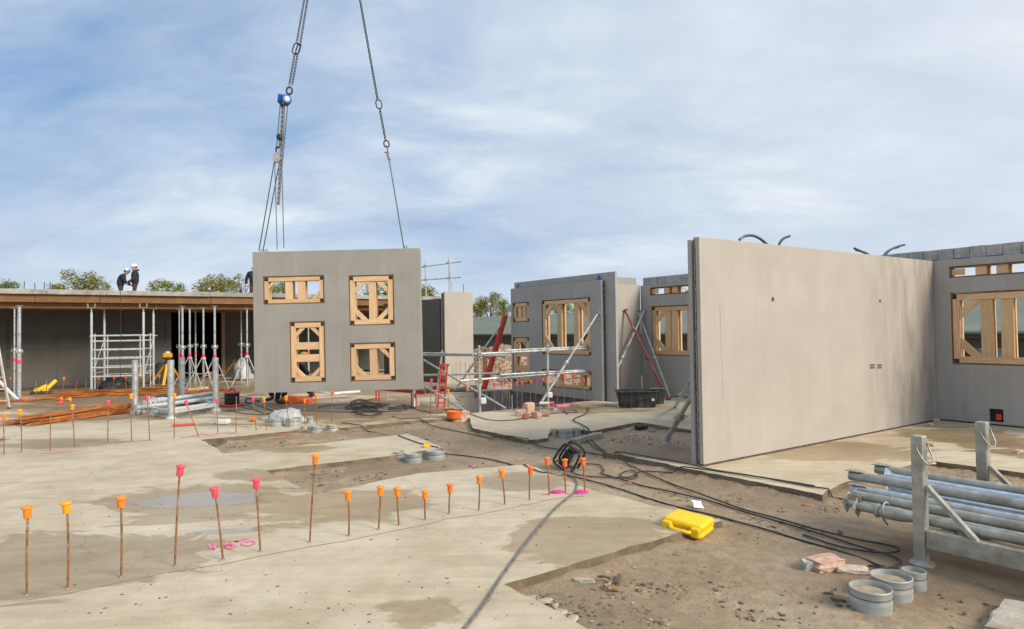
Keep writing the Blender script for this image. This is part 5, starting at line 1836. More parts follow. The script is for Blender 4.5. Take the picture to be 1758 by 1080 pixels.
PITB = [(740, 651, 739, 712, 'pink'), (747, 670, 751, 711, 'red_orange'), (769, 669, 770, 707, 'amber'), (802, 664, 803, 707, 'orange'), (849, 657, 850, 700, 'pink'), (862, 657, 862, 699, 'pink'), (875, 657, 875, 697, 'orange'),
        (887, 656, 888, 696, 'pink'), (896, 655, 896, 695, 'pink'), (911, 653, 910, 693, 'orange'), (920, 650, 919, 691, 'pink'), (931, 649, 932, 691, 'pink'), (937, 645, 936, 690, 'red_orange'), (955, 644, 957, 690, 'pink'),
        (967, 643, 969, 689, 'pink'), (985, 643, 985, 688, 'pink'), (1002, 651, 1003, 687, 'pink'), (1026, 647, 1027, 682, 'pink')]
for i, (tx, ty, bx, by, m) in enumerate(PITB):
    starter_bar(at(bx, by + 3), (tx, ty), m, 'rusty bar with %s cap, %s from the left along the near pit edge' % (CN[m], ORD[i]), 'starter bars round the stair pit')
PANB = [(776, 617, 776, 652), (783, 622, 783, 654), (790, 620, 791, 657), (799, 622, 799, 660), (806, 625, 807, 662)]
for i, (tx, ty, bx, by) in enumerate(PANB):
    starter_bar(at(bx, by + 4), (tx, ty), None, 'thin bare bar, %s of five in front of the pale end panel' % ORD[i], 'bare bars before the end panel')
MNDB = [(733, 621, 733, 656, 'red_orange'), (749, 619, 748, 655, 'red_orange'), (818, 622, 818, 665, 'orange'), (858, 627, 858, 664, 'orange'), (866, 627, 866, 664, 'orange')]
for i, (tx, ty, bx, by, m) in enumerate(MNDB):
    starter_bar(at(bx, by), (tx, ty), m, 'rusty bar with orange cap, %s of five beyond the stair pit' % ORD[i], 'capped bars beyond the pit', .009)
# caps that have come off and lie on the slab
for px, py, m, lab in ((45, 689, 'red_orange', 'loose deep orange cap on the floor near the step ladder'), (99, 688, 'orange', 'loose orange cap on the floor beside a pink one'), (114, 689, 'amber', 'loose amber cap on the floor, right of a pink one'),
                       (107, 694, 'pink', 'loose pink cap on the floor between orange caps'), (166, 704, 'orange', 'orange cap lying on the rusty bar bundle'), (428, 724, 'orange', 'orange cap lying on the slab near the white sheeting'), (247, 693, 'red_orange', 'orange cap lying by the left prop rack')):
    o = bpy.data.objects.new('bar_protector', cap_mesh(m))
    COL.objects.link(o)
    o.scale = (1.5, 1.5, 1.5)
    o.location = at(px, py) + Vector((0, 0, .04))
    o.rotation_euler = (1.45, 0, random.uniform(0, 6))
    tag(o, lab, 'bar cap', 'loose bar caps')
for px, py, lab in ((957, 846, 'magenta painted flat disc lying left of the last near-row bars'), (998, 846, 'magenta painted flat disc lying beside the last bar of the near row')):
    o = MB().lathe([(.052, 0), (.058, .006), (.058, .016), (.05, .02)], 14).build('painted_disc', 'magenta', None, smooth=True)
    o.location = at(px, py)
    o.scale = (1.25, .8, 1)
    tag(o, lab, 'disc', 'magenta discs')

# ---------------------------------------------------------------- spray marks
def paint(name, strokes, wdt, label, mat='pink_paint', z=.004):
    mb = MB()
    for st in strokes:
        q = smooth_path([at(*p) for p in st], 10)
        n = len(q)
        vs = []
        for i, p in enumerate(q):
            t = (q[min(i + 1, n - 1)] - q[max(i - 1, 0)]).normalized()
            s = Vector((-t.y, t.x, 0))
            ww = wdt * (.75 + .5 * noise.noise(p * 20)) * (.5 if i in (0, n - 1) else 1)
            vs += [(p.x + s.x * ww, p.y + s.y * ww, z), (p.x - s.x * ww, p.y - s.y * ww, z)]
        mb.add(vs, [(2 * i + 1, 2 * i + 3, 2 * i + 2, 2 * i) for i in range(n - 1)])
    o = mb.build(name, mat)
    me = o.data
    tag(o, label, 'paint mark')
    return o
paint('spray_mark', [[(359, 936), (366, 944), (370, 934)], [(384, 940), (394, 935), (402, 938), (396, 942), (386, 939), (392, 932), (404, 930), (412, 931)],
                     [(404, 931), (416, 926), (426, 924)], [(424, 925), (416, 931), (418, 937), (430, 937), (437, 932), (430, 929), (422, 932)]], .015, 'pink sprayed setting-out letters on the slab behind the near row of bars')
paint('spray_line', [[(70, 779), (100, 777), (128, 774)]], .035, 'faint pink sprayed line on the slab at left, below the second row')
paint('spray_line', [[(308, 752), (330, 749), (345, 745), (365, 747), (385, 743), (398, 745)]], .03, 'pink sprayed line along the second row, by the tilted bar')
paint('spray_line', [[(480, 747), (497, 745), (515, 744)]], .035, 'pink sprayed bar on the slab edge, left of the zinc ducts', z=.004)
paint('spray_line', [[(930, 850), (960, 845), (985, 849), (1010, 846)]], .022, 'pink sprayed patch under the last bars of the near row')
# snapped line along the near row of bars
q = [at(x, y + 8) for (_, _, x, y, _) in NEAR]
mb = MB()
for a, b in zip(q, q[1:]):
    a, b = Vector((a.x, a.y, .0035)), Vector((b.x, b.y, .0035))
    t = (b - a).normalized()
    s = Vector((-t.y, t.x, 0)) * .006
    mb.add([a + s, a - s, b - s, b + s], [(0, 1, 2, 3)])
tag(mb.build('chalk_line', 'chalk'), 'faint reddish chalk line snapped along the near row of bars', 'paint mark')

# ---------------------------------------------------------------- rusty bar bundles
def bundle(name, label, a, b, n, spread, hgt, sag=0.0, r=.008, wave=.03, seed=1, mat='rust_orange'):
    rnd = random.Random(seed)
    a, b = Vector(a), Vector(b)
    d = (b - a)
    L = d.length
    d.normalize()
    s = Vector((-d.y, d.x, 0))
    t = empty(name, (a + b) / 2, 0, label, 'bar bundle')
    o = (a + b) / 2
    for i in range(n):
        off = rnd.uniform(-1, 1)
        z = r + rnd.random() * hgt * (1 - off * off)
        e0, e1 = rnd.uniform(-.02, .14) * L, rnd.uniform(-.02, .14) * L
        ph = rnd.random() * 6
        pts = []
        k = 9
        for j in range(k):
            f = j / (k - 1)
            p = a + d * (e0 + (L - e0 - e1) * f) + s * (off * spread * (1 + .35 * (f - .5) * rnd.uniform(-1, 1)) + wave * math.sin(ph + f * 5) )
            pts.append(p - o + Vector((0, 0, z + .012 * math.sin(ph * 2 + f * 7) + .012)))
        MB().tube(smooth_path(pts, 2), r, 5).build('bar', mat, t)
    return t
bundle('bar_bundle', 'long bundle of orange rusty reinforcement mesh lying on the slab at left', at(20, 733), at(228, 704), 64, .34, .17, r=.009, seed=3)
bundle('bar_bundle', 'thin rusty bars stacked on the floor in front of the shoring tower', at(88, 684), at(300, 673), 26, .32, .16, seed=6, r=.012)
bundle('bar_bundle', 'few rusty bars lying on the floor by the step ladder', at(-20, 693), at(110, 684), 8, .10, .05, seed=7, r=.012)
bundle('bar_bundle', 'loose rusty bars on the wet floor below the doorway tripods', at(225, 680), at(400, 671), 12, .22, .06, seed=8, r=.012)
bundle('wire_coil', 'small pale coil of tie wire at the far left edge behind the first bars', at(-22, 764), at(10, 757), 8, .10, .08, seed=9, r=.006, mat='rust')

# ---------------------------------------------------------------- prop racks
def lying_prop(a, b, label, group, mat='steel_dirty', r=.034, plate='square', collar=None, seed=0, mat2=None):
    """prop lying down: a is the end that shows, b the far end"""
    a, b = Vector(a), Vector(b)
    d = b - a
    L = d.length
    t = empty('steel_prop', a, 0, label, 'prop', group)
    t.rotation_euler = d.to_track_quat('Z', 'Y').to_euler()
    roll = seed * 1.3
    MB().tube([(0, 0, .006), (0, 0, L)], r, 14).build('tube', mat, t, smooth=True)
    q = rotz(roll)
    if plate == 'square':
        o = MB().box((0, 0, 0), (.125, .125, .007)).build('end_plate', mat2 or mat, t, bevel=.002)
        o.rotation_euler = (0, 0, roll)
    elif plate == 'fork':
        mb = MB().box((0, 0, 0), (.15, .05, .007))
        for s in (-1, 1):
            mb.box((s * .072, 0, .05), (.006, .05, .11))
        o = mb.build('end_fork', mat2 or mat, t, bevel=.002)
        o.rotation_euler = (0, 0, roll)
    elif plate == 'tongue':
        mb = MB().prism([(-.05, -.02), (.05, -.02), (.034, .12), (-.034, .12)], -.004, .004)
        o = mb.build('end_tongue', mat2 or mat, t, bevel=.002)
        o.location = q @ Vector((0, r + .004, 0))
        o.rotation_euler = (0, 0, roll)
        MB().tube([(0, 0, -.002), (0, 0, .02)], r * 1.04, 14).build('end_cap', mat2 or mat, t, smooth=True)
    if collar:
        MB().lathe([(r * 1.0, 0), (r * 1.35, .015), (r * 1.45, .06), (r * 1.45, .15), (r * 1.05, .24)], 14, (0, 0, collar)).lathe([(r * 1.2, -.03), (r * 1.5, -.025), (r * 1.5, 0), (r * 1.2, .006)], 14, (0, 0, collar)).build('adjusting_sleeve', mat, t, smooth=True)
        pts = [q @ Vector((.05 * math.cos(x) * 1.0, r + .055 * math.sin(x), 0)) + Vector((0, 0, collar + .06 + .0 * x)) for x in [math.pi * k / 8 for k in range(9)]]
        MB().tube(pts, .0065, 6).build('handle', 'steel', t, smooth=True)
        pts = [q @ Vector((0.012, -r, 0)) + Vector((0, 0, collar - .02)), q @ Vector((.012, -r - .12, 0)) + Vector((0, 0, collar - .02)), q @ Vector((-.012, -r - .12, 0)) + Vector((0, 0, collar + .01)), q @ Vector((-.012, -r, 0)) + Vector((0, 0, collar + .01))]
        MB().tube(pts, .0065, 6).build('locking_pin', 'steel', t, smooth=True)
    return t
def right_rack():
    base = at(1583, 970, ZD)
    base.z = ZD
    t = empty('prop_rack', base, ANG_V, 'galvanised stillage rack with upright corner posts holding steel props, right foreground', 'prop rack')
    Lr, Wr = 1.25, 1.12                # along local x (towards the camera), along local y
    far = (1660, 728)
    Hh = .92
    for x in (0, Lr):
        for y in (0, Wr):
            q = MB().box((x, y, Hh / 2 + .02), (.082, .082, Hh)).build('post', 'steel_dirty', t, bevel=.008)
            MB().lathe([(.085, 0), (.085, .015), (.05, .04)], 14, (x, y, 0)).build('foot', 'steel_dirty', q, smooth=True)
            # bent hook welded on the post
            s = 1
            pts = [(x + .0, y - .046, Hh - .05), (x + .02, y - .05, Hh - .10), (x + .055, y - .035, Hh - .165), (x + .08, y - .01, Hh - .175), (x + .085, y + .015, Hh - .14), (x + .05, y + .035, Hh - .06), (x + .043, y + .03, Hh - .03)]
            MB().tube(smooth_path(pts, 4), .0065, 7).build('hook', 'steel_dirty', q, smooth='full')
    for y in (0, Wr):
        MB().box((Lr / 2, y, .20), (Lr - .086, .06, .13)).build('side_beam', 'steel_dirty', t, bevel=.006)
        MB().bar((.045, y, .58), (.36, y, .255), .045, .03).build('brace', 'steel_dirty', t)
        MB().bar((Lr - .045, y, .58), (Lr - .36, y, .255), .045, .03).build('brace', 'steel_dirty', t)
    for x in (.10, Lr - .10):
        MB().box((x, Wr / 2, .19), (.09, Wr - .066, .10)).build('cross_beam', 'steel_dirty', t, bevel=.006)
    d = -V
    def P(s, u, z):
        return base + d * s + U * u + Vector((0, 0, z))
    g = 'steel props lying in the right rack'
    rows = [  # u, z, overhang, mat, plate, collar, seed, label
        (.10, .305, 0.51, 'steel_dirty', 'square', .17, .55, 'nearest lower prop in the right rack, with swollen sleeve, loop handle and hanging pin'),
        (.24, .285, 0.67, 'steel', 'square', None, .45, 'lowest prop in the right rack, its square plate sticking out furthest'),
        (.42, .285, 0.47, 'steel_dirty', 'square', None, 0, 'prop on the bed of the right rack behind the lowest one'),
        (.62, .285, 0.51, 'steel', 'fork', None, 1, 'prop on the bed of the right rack, middle of the bottom layer'),
        (.85, .285, 0.47, 'steel_dirty', 'square', None, 2, 'prop on the bed of the right rack, furthest from the camera'),
        (.17, .375, 0.59, 'steel_dirty', 'fork', None, .1, 'dull olive prop with fork end above the swollen sleeve in the right rack'),
        (.33, .380, 0.67, 'steel', 'tongue', None, 0, 'bluish prop with pointed tongue end, second layer of the right rack'),
        (.53, .375, 0.47, 'steel_blue', 'square', None, 3, 'shiny zinc prop in the second layer, deep in the right rack'),
        (.75, .375, 0.47, 'steel_dirty', 'square', None, 1, 'second-layer prop at the far side of the right rack'),
        (.42, .470, 0.74, 'steel_dirty', 'tongue', None, 0, 'long prop with flat tongue end lying high in the right rack'),
        (.62, .462, 0.53, 'steel_blue', 'square', None, 2, 'bright bluish prop on top of the right rack, behind the long one'),
        (.84, .470, 0.73, 'steel_dirty', 'tongue', None, 0, 'topmost furthest prop in the right rack, its tongue end raised'),
    ]
    for u, z, ov, m, pl, co, sd, lab in rows:
        r = .040 if pl == 'tongue' else .036
        lying_prop(P(-ov, u, z), P(Lr + .45, u - .02, z + .004), lab, g, m, r, pl, co, sd)
    # thin fork bar between the props
    mb = MB().tube([P(-.42, .40, .43), P(-.10, .40, .44)], .008, 6).tube([P(-.40, .43, .43), P(-.12, .43, .44)], .008, 6).tube([P(-.12, .38, .44), P(-.12, .44, .47)], .008, 6)
    tag(mb.build('prop_pin', 'steel'), 'thin double steel pin lying between props in the right rack', 'pin')
right_rack()
def left_rack():
    pts = dict(a=(232, 707, 618), b=(293.5, 719, 618), c=(313, 689, 614), d=(370.5, 705, 614))
    P = {}
    base = at(293, 719)
    t = empty('prop_rack', base, 0, 'pale galvanised rack with four upright tubes on the slab at left', 'prop rack')
    for k, (x, y, yt) in pts.items():
        p = at(x, y)
        P[k] = p - base
        h = height_at(p, x, yt)
        q = MB().tube([P[k] + Vector((0, 0, .02)), P[k] + Vector((0, 0, h))], .062, 12).build('post', 'steel', t, smooth=True)
        MB().lathe([(.10, 0), (.10, .015), (.065, .05)], 12, P[k]).build('foot', 'alloy', q)
    for a, b in ('ab', 'cd', 'ac', 'bd'):
        MB().bar(P[a] + Vector((0, 0, .13)), P[b] + Vector((0, 0, .13)), .07, .07).build('beam', 'alloy', t)
    g = 'white props lying in the left rack'
    ends = [((232, 716), (372, 698), .18, 'front white prop lying in the left rack, with end plate'), ((242, 712), (371, 694), .17, 'second white prop lying in the left rack'), ((250, 707), (366, 691), .16, 'third white prop lying in the left rack'),
            ((244, 713), (372, 695), .26, 'topmost white prop lying in the left rack'), ((262, 717), (374, 702), .10, 'lowest white prop lying in the left rack')]
    for i, (a, b, z, lab) in enumerate(ends):
        A, B = at(*a) + Vector((0, 0, z)), at(*b) + Vector((0, 0, z + .02))
        lying_prop(A, B, lab, g, 'tube_pale', .046, 'square' if i != 3 else 'tongue', .35 if i in (1, 3) else None, i * .4)
    o = MB().tube(smooth_path([at(262, 716) + Vector((0, -.1, .34)), at(268, 716) + Vector((0, -.12, .40)), at(274, 715) + Vector((0, -.1, .33)), at(268, 717) + Vector((0, -.14, .27)), at(262, 716) + Vector((0, -.1, .33)), at(256, 714) + Vector((0, 0, .40))], 6), .012, 6).build('white_rope', 'white', None, smooth=True)
    tag(o, 'white rope looped round the props in the left rack', 'rope')
    for px, py, lab in ((282, 690, 'dark blue plastic crate behind the left rack, left one'), (330, 690, 'dark blue plastic crate behind the left rack, right one')):
        t = empty('plastic_crate', at(px, py + 4), .2, lab, 'crate')
        MB().box((0, 0, .07), (.62, .4, .13)).build('tray', 'blue_box', t, bevel=.01)
        MB().box((.05, .05, .17), (.42, .3, .07)).build('lid', 'blue_box', t, bevel=.01)
        for x in (-.2, 0, .2):
            MB().box((x, -.205, .08), (.06, .012, .07)).build('rib', 'black', t)
left_rack()

# ---------------------------------------------------------------- zinc duct collars cast into the floor
def duct(px, py, dia_px, h, label, group, z, fill=.75, seed=0):
    p = at(px, py, z)
    r = dia_px / 2 * p.y / F_PX
    p = p + Vector((0, r * .9, 0))
    t = empty('duct_collar', p, random.uniform(0, 6), label, 'duct collar', group)
    prof = [(r * .985, -.03), (r * .985, h * .30), (r * 1.0, h * .36), (r * .985, h * .42), (r * .985, h - .012), (r * 1.018, h - .006), (r * 1.0, h), (r * .955, h), (r * .95, h * .3)]
    MB().lathe(prof, 28, capb=False, capt=False).build('collar', 'zinc_duct', t, smooth=True)
    MB().lathe([(r * .96, -.03), (r * .955, h * fill), (r * .5, h * fill + .006), (.005, h * fill + .003)], 24).build('filling', 'grout_fill', t)
    mb = MB().box((r * .995, 0, h * .5), (.006, .022, h * .96))
    mb.build('seam', 'zinc_duct', t)
    MB().tube([(r * 1.0 * math.cos(a), r * 1.0 * math.sin(a), h * .62) for a in [k * math.pi / 14 for k in range(28)]], .0028, 4, closed=True).build('tie_wire', 'rust_dark', t)
G1 = 'zinc duct collars in the right foreground'
duct(1512, 1055, 68, .125, 'nearest zinc duct collar of the three below the rack, sand-filled', G1, ZD)
duct(1548, 1033, 66, .125, 'middle zinc duct collar of the three below the rack', G1, ZD)
duct(1580, 1015, 38, .115, 'small zinc duct collar by the foot of the rack', G1, ZD)
G2 = 'zinc duct collars behind the near row of bars'
duct(683.5, 791, 18, .115, 'narrow zinc duct collar left of two wider ones, behind the near row', G2, ZD, .3)
duct(708.5, 796, 28, .12, 'middle zinc duct collar of three behind the near row', G2, ZD)
duct(746, 791, 34, .12, 'widest zinc duct collar of three behind the near row', G2, ZD)
G3 = 'zinc duct collars by the white sheeting'
duct(473, 733, 21, .14, 'zinc duct collar in front of the white sheeting, left one', G3, 0)
duct(500, 733, 26, .14, 'zinc duct collar with rusty patches in front of the white sheeting', G3, 0)
duct(530.5, 727, 12, .12, 'small wire-bound duct collar right of the white sheeting', G3, 0)
duct(522, 745, 14, .13, 'narrow zinc duct collar at the end of the pink sprayed bar', G3, ZD)
duct(541, 746, 22, .14, 'zinc duct collar second from the pink sprayed bar', G3, ZD)
duct(569, 744, 22, .14, 'zinc duct collar standing apart on the right, below the row of bars', G3, ZD)
G4 = 'zinc duct collars by the slab edge'
duct(952, 751, 15, .12, 'small zinc duct collar on left of the three by the middle slab corner', G4, ZD)
duct(972, 753, 26, .125, 'wide zinc duct collar in the middle of three by the middle slab corner', G4, ZD)
duct(990, 750, 18, .12, 'zinc duct collar on the right of three by the middle slab corner', G4, ZD)

o = heap('plastic_sheet', 'crumpled white plastic sheeting covering a lump behind the second row of bars', 'plastic sheet', at(487, 727) + Vector((0, .25, 0)), .33, .28, .27, 'sheet_grey', 44, 31, .22)
o = heap('plastic_sheet', 'small flat scrap of white sheeting on the slab left of the covered lump', 'plastic sheet', at(462, 719), .16, .12, .05, 'sheet_grey', 20, 33, .3)
o = heap('safety_jacket', 'crumpled orange safety jacket on the floor by the boots behind the hanging panel', 'jacket', at(512, 691), .35, .25, .14, 'red_orange', 22, 35, .5)

# ---------------------------------------------------------------- cables
def cable(label, pts, r=.008, mat='cable', lift=0.0, wig=.02, group='black cables across the site', name='cable'):
    P = smooth_path([at(*p) if surf(at(*p)) == 0 else at(p[0], p[1], ZD) for p in pts], 10)
    Q = []
    for i, p in enumerate(P):
        w_ = noise.noise_vector(Vector((p.x * 2.3, p.y * 2.3, lift * 50 + len(pts)))) * wig
        x, y = p.x + w_.x, p.y + w_.y
        z = max(surf((x, y)), surf((x + .05, y + .05)), surf((x - .05, y - .05)))
        Q.append(Vector((x, y, z)))
    for _ in range(2):
        zs = [Q[max(i - 1, 0)].z * .25 + q.z * .5 + Q[min(i + 1, len(Q) - 1)].z * .25 for i, q in enumerate(Q)]
        for q, z in zip(Q, zs):
            q.z = max(z, surf((q.x, q.y)))
    for q in Q:
        q.z += r + lift + .004
    o = MB().tube(Q, r, 6).build(name, mat, None, smooth='full')
    return tag(o, label, 'cable', group)
cable('longest black cable, from the apart duct collar past the floodlight to the yellow case', [(586, 727), (605, 737), (660, 748), (730, 765), (800, 784), (870, 797), (930, 812), (968, 818), (1010, 826), (1060, 840), (1110, 857), (1170, 874), (1230, 888), (1290, 905), (1350, 922), (1420, 943), (1480, 962), (1515, 975), (1545, 978)])
cable('black cable from the cable heap past the middle slab to the big wall foot', [(672, 716), (688, 720), (720, 728), (790, 743), (860, 757), (950, 772), (1000, 778), (1050, 786), (1100, 795), (1160, 806), (1220, 820), (1300, 834), (1380, 850), (1420, 856), (1450, 860)], lift=.004)
cable('black cable crossing from the slab edge towards the loops in front of the rack', [(1000, 745), (1012, 762), (1030, 776), (1056, 788), (1090, 806), (1150, 832), (1220, 858), (1270, 876), (1330, 893), (1400, 912), (1470, 930), (1530, 942), (1545, 950), (1520, 954), (1450, 945), (1380, 922)], lift=.010)
cable('black looped cable lying to the right of the floodlight', [(985, 800), (1010, 799), (1030, 801), (1036, 810), (1033, 815), (1060, 824), (1100, 836), (1150, 846), (1200, 858), (1260, 876), (1330, 897), (1400, 917), (1470, 940), (1530, 958), (1547, 970), (1520, 979), (1490, 976)], lift=.006)
cable('black cable curling under the floodlight and out to the big wall foot', [(980, 802), (987, 808), (984, 814), (1000, 819), (1035, 822), (1075, 822), (1092, 816), (1085, 811), (1070, 813), (1064, 820), (1080, 825), (1092, 821), (1100, 812), (1150, 814), (1200, 820), (1250, 827), (1320, 838), (1400, 852)], lift=.008)
cable('grey dusty cable snaking over the slab from the floodlight towards the camera', [(968, 812), (985, 822), (991, 832), (988, 843), (975, 856), (955, 872), (930, 900), (905, 930), (880, 965), (858, 996), (835, 1030), (815, 1058), (795, 1085)], r=.0062, mat='cable_dusty', wig=.004)
cable('second strand of the grey dusty cable crossing the slab', [(969, 812), (985.5, 822.5), (991.5, 832.5), (988.5, 843.5), (976, 856.5), (956.5, 872.5), (932, 900.5), (907, 930.5), (882, 965.5), (860, 996.5), (838, 1030.5), (818, 1058.5), (798, 1085)], r=.0052, mat='cable_dusty', wig=.004, lift=.001)
cable('thick black cable from the slab edge down to the big wall corner', [(1012, 700), (1005, 712), (985, 722), (996, 730), (1008, 745), (1018, 760), (1034, 775), (1052, 782)], r=.010, lift=.006)
cable('black cable lying from the orange bucket across the middle slab to a loop', [(760, 705), (775, 703), (790, 708), (805, 718), (840, 722), (880, 722), (920, 715), (960, 710), (990, 709), (985, 705), (968, 706), (975, 712)])
cable('black cable from the left end of the panel shadow to the bucket', [(690, 695), (720, 705), (745, 710), (760, 709)])
cable('black cable stretched over the slab from the white sheeting to the cable heap', [(395, 706), (430, 712), (470, 712), (520, 706), (580, 708), (640, 708), (690, 707)])
cable('black cable lying from the cable reel towards the white sheeting', [(404, 690), (425, 697), (440, 706), (455, 711), (470, 709), (450, 700), (425, 692), (410, 697), (430, 704)], lift=.006)
rnd = random.Random(2)
for i, (cx_, cy_, rx_, ry_) in enumerate(((618, 691, 16, 4), (628, 698, 26, 5), (622, 704, 22, 6), (640, 697, 30, 4), (612, 700, 20, 6), (690, 703, 24, 3), (634, 711, 26, 5), (430, 690, 18, 5))):
    pts = []
    for k in range(15):
        a = k * .9 + i
        pts.append((cx_ + rx_ * math.cos(a) * (.35 + .9 * rnd.random()), cy_ + ry_ * math.sin(a) * (.35 + .9 * rnd.random())))
    lab = 'tangled loops of black cable by the reel with the red base' if i == 7 else ['black cable knot at the top of the cable heap right of the boots', 'wide black loops in the middle of the cable heap', 'black loops at the lower part of the cable heap', 'flat black loops stretching right from the cable heap', 'black loops at the left side of the cable heap', 'thin black loops lying right of the cable heap', 'lowest black loops of the cable heap'][i]
    cable(lab, pts, lift=.004 * i if i < 7 else .002, wig=.04, r=.010)
cable('black cable from the red trestle to the cable heap', [(660, 682), (640, 686), (622, 690), (610, 693), (560, 697), (545, 702)])

# ---------------------------------------------------------------- floodlight in tubular stand
def floodlight():
    p = at(968, 806, ZD) + Vector((0, .05, 0))
    t = empty('floodlight', p, 0, 'black round floodlight in a tubular carrying frame, tipped back on the dirt', 'floodlight')
    t.rotation_euler = (R(0), R(0), R(-25))
    t.scale = (.80, .80, .80)
    T = Matrix.Rotation(R(32), 3, 'Y')
    W_ = lambda x, y, z: T @ Vector((x, y, z)) + Vector((0, 0, .02))
    def loop(pts, r=.019):
        MB().tube([W_(*q) for q in smooth_path(pts + [pts[0]], 5)[:-1]], r, 8, closed=True).build('frame_tube', 'black', t, smooth='full')
    for y in (-.13, .13):
        loop([(-.14, y, .02), (.14, y, .02), (.17, y, .08), (.15, y, .34), (.08, y, .39), (-.08, y, .39), (-.15, y, .34), (-.17, y, .08)])
    for x, z in ((-.14, .02), (.14, .02), (.08, .39), (-.08, .39)):
        MB().tube([W_(x, -.13, z), W_(x, .13, z)], .013, 8).build('cross_tube', 'black', t, smooth=True)
    rx = T @ Matrix.Rotation(R(90), 3, 'Y')
    MB().lathe([(.05, -.09), (.10, -.085), (.115, -.05), (.125, .03), (.135, .05), (.13, .065)], 22, W_(0, 0, .2), rx).build('lamp_body', 'black_plastic', t, smooth=True)
    MB().lathe([(.11, .067), (.02, .071)], 22, W_(0, 0, .2), rx).build('lens', 'box_grey', t)
    for k in range(5):
        MB().lathe([(.112, -.08 + .02 * k), (.128, -.078 + .02 * k), (.112, -.074 + .02 * k)], 22, W_(0, 0, .2), rx).build('cooling_rib', 'black', t)
    MB().box(W_(0, 0, .335), (.09, .16, .05), T).build('handle_grip', 'black_plastic', t, bevel=.012)
    MB().box(W_(-.02, 0, .05), (.16, .12, .06), T).build('ballast_box', 'black_plastic', t, bevel=.01)
floodlight()

# ---------------------------------------------------------------- yellow case
def yellow_case():
    p = at(1187, 928, ZD)
    c = at(1187, 924, ZD) + Vector((0, .10, 0))
    t = empty('tool_case', c, 0, 'bright yellow plastic tool case lying flat, half over the slab edge', 'tool case')
    t.rotation_euler = (R(3), R(5), R(-38))
    L, D, H = .35, .28, .125
    def shell(z0, z1, name):
        mb = MB()
        mb.box((0, 0, (z0 + z1) / 2), (L, D, z1 - z0))
        q = mb.build(name, 'yellow', t, bevel=.032)
        q.modifiers['bevel'].segments = 4
        q.data.polygons.foreach_set('use_smooth', [True] * len(q.data.polygons))
        return q
    shell(.004, H * .5, 'lower_shell')
    shell(H * .5 + .003, H, 'upper_shell')
    MB().box((0, 0, H * .5 + .0015), (L - .01, D - .01, .010)).build('rim', 'yellow', t)
    # handle side faces the camera-left
    y = -D / 2
    pts = smooth_path([(-.085, y + .01, H * .5), (-.085, y - .035, H * .5), (-.05, y - .052, H * .5), (.05, y - .052, H * .5), (.085, y - .035, H * .5), (.085, y + .01, H * .5)], 4)
    MB().tube(pts, .016, 9).build('handle', 'yellow', t, smooth='full')
    for x in (-.125, .125):
        MB().box((x, y - .012, H * .5), (.085, .045, .085)).build('handle_lug', 'yellow', t, bevel=.018)
    t.location.z = ZD + .03
yellow_case()

# ---------------------------------------------------------------- mortar tub, buckets, reel
def tub():
    p = at(1098, 701)
    t = empty('mortar_tub', p + Vector((0, .3, 0)), -.04, 'large black rectangular mortar tub on the wet slab below the raking props', 'tub')
    mb = MB()
    L0, W0, L1, W1, H = .74, .42, .84, .50, .33
    def ring(l, w, z):
        c = .06
        return [(-l / 2 + c, -w / 2, z), (l / 2 - c, -w / 2, z), (l / 2, -w / 2 + c, z), (l / 2, w / 2 - c, z), (l / 2 - c, w / 2, z), (-l / 2 + c, w / 2, z), (-l / 2, w / 2 - c, z), (-l / 2, -w / 2 + c, z)]
    rings = [ring(L0, W0, .01), ring(L1, W1, H), ring(L1 + .06, W1 + .06, H), ring(L1 + .05, W1 + .05, H + .02), ring(L1 - .015, W1 - .015, H + .02), ring(L0 - .02, W0 - .02, .05)]
    for r in rings:
        mb.v += r
    for i in range(5):
        for k in range(8):
            k2 = (k + 1) % 8
            mb.f.append((i * 8 + k, i * 8 + k2, (i + 1) * 8 + k2, (i + 1) * 8 + k))
    mb.f.append(tuple(reversed(range(8)))); mb.f.append(tuple(40 + k for k in range(8)))
    mb.build('tub', 'black_plastic', t)
    for x in (-.36, -.18, 0, .18, .36):
        MB().box((x * .95, -W0 / 2 - .022, .16), (.018, .014, .28)).build('rib', 'black_plastic', t)
    MB().box((.30, -W0 / 2 - .045, .17), (.05, .005, .05)).build('sticker', 'paper', t)
    p = at(1133, 696)
    t = empty('mixing_bucket', p + Vector((0, .35, 0)), 0, 'round black bucket behind the right end of the mortar tub', 'bucket')
    MB().lathe([(.16, .0), (.20, .30), (.215, .30), (.215, .32), (.19, .32), (.15, .03)], 18, capt=True).build('pail', 'black_plastic', t, smooth=True)
    MB().tube([(.2 * math.cos(a), .2 * math.sin(a) * .3 - .1, .31 + .03 * math.sin(a)) for a in [k * .3 for k in range(11)]], .006, 5).build('handle', 'steel', t)
tub()
def orange_bucket():
    p = at(778, 720)
    t = empty('orange_bucket', p + Vector((0, .2, 0)), 0, 'squat orange bucket by the near left corner of the stair pit', 'bucket')
    MB().lathe([(.13, .0), (.155, .12), (.165, .12), (.165, .135), (.145, .135), (.12, .03)], 18).build('pail', 'red_orange', t, smooth=True)
    MB().tube(smooth_path([(-.16, 0, .13), (-.12, -.08, .16), (0, -.13, .17), (.12, -.08, .16), (.16, 0, .13)], 4), .008, 6).build('handle', 'black', t)
    duct(783, 723, 20, .13, 'zinc duct collar in front of the orange bucket', 'zinc duct collars by the stair pit', ZD)
orange_bucket()
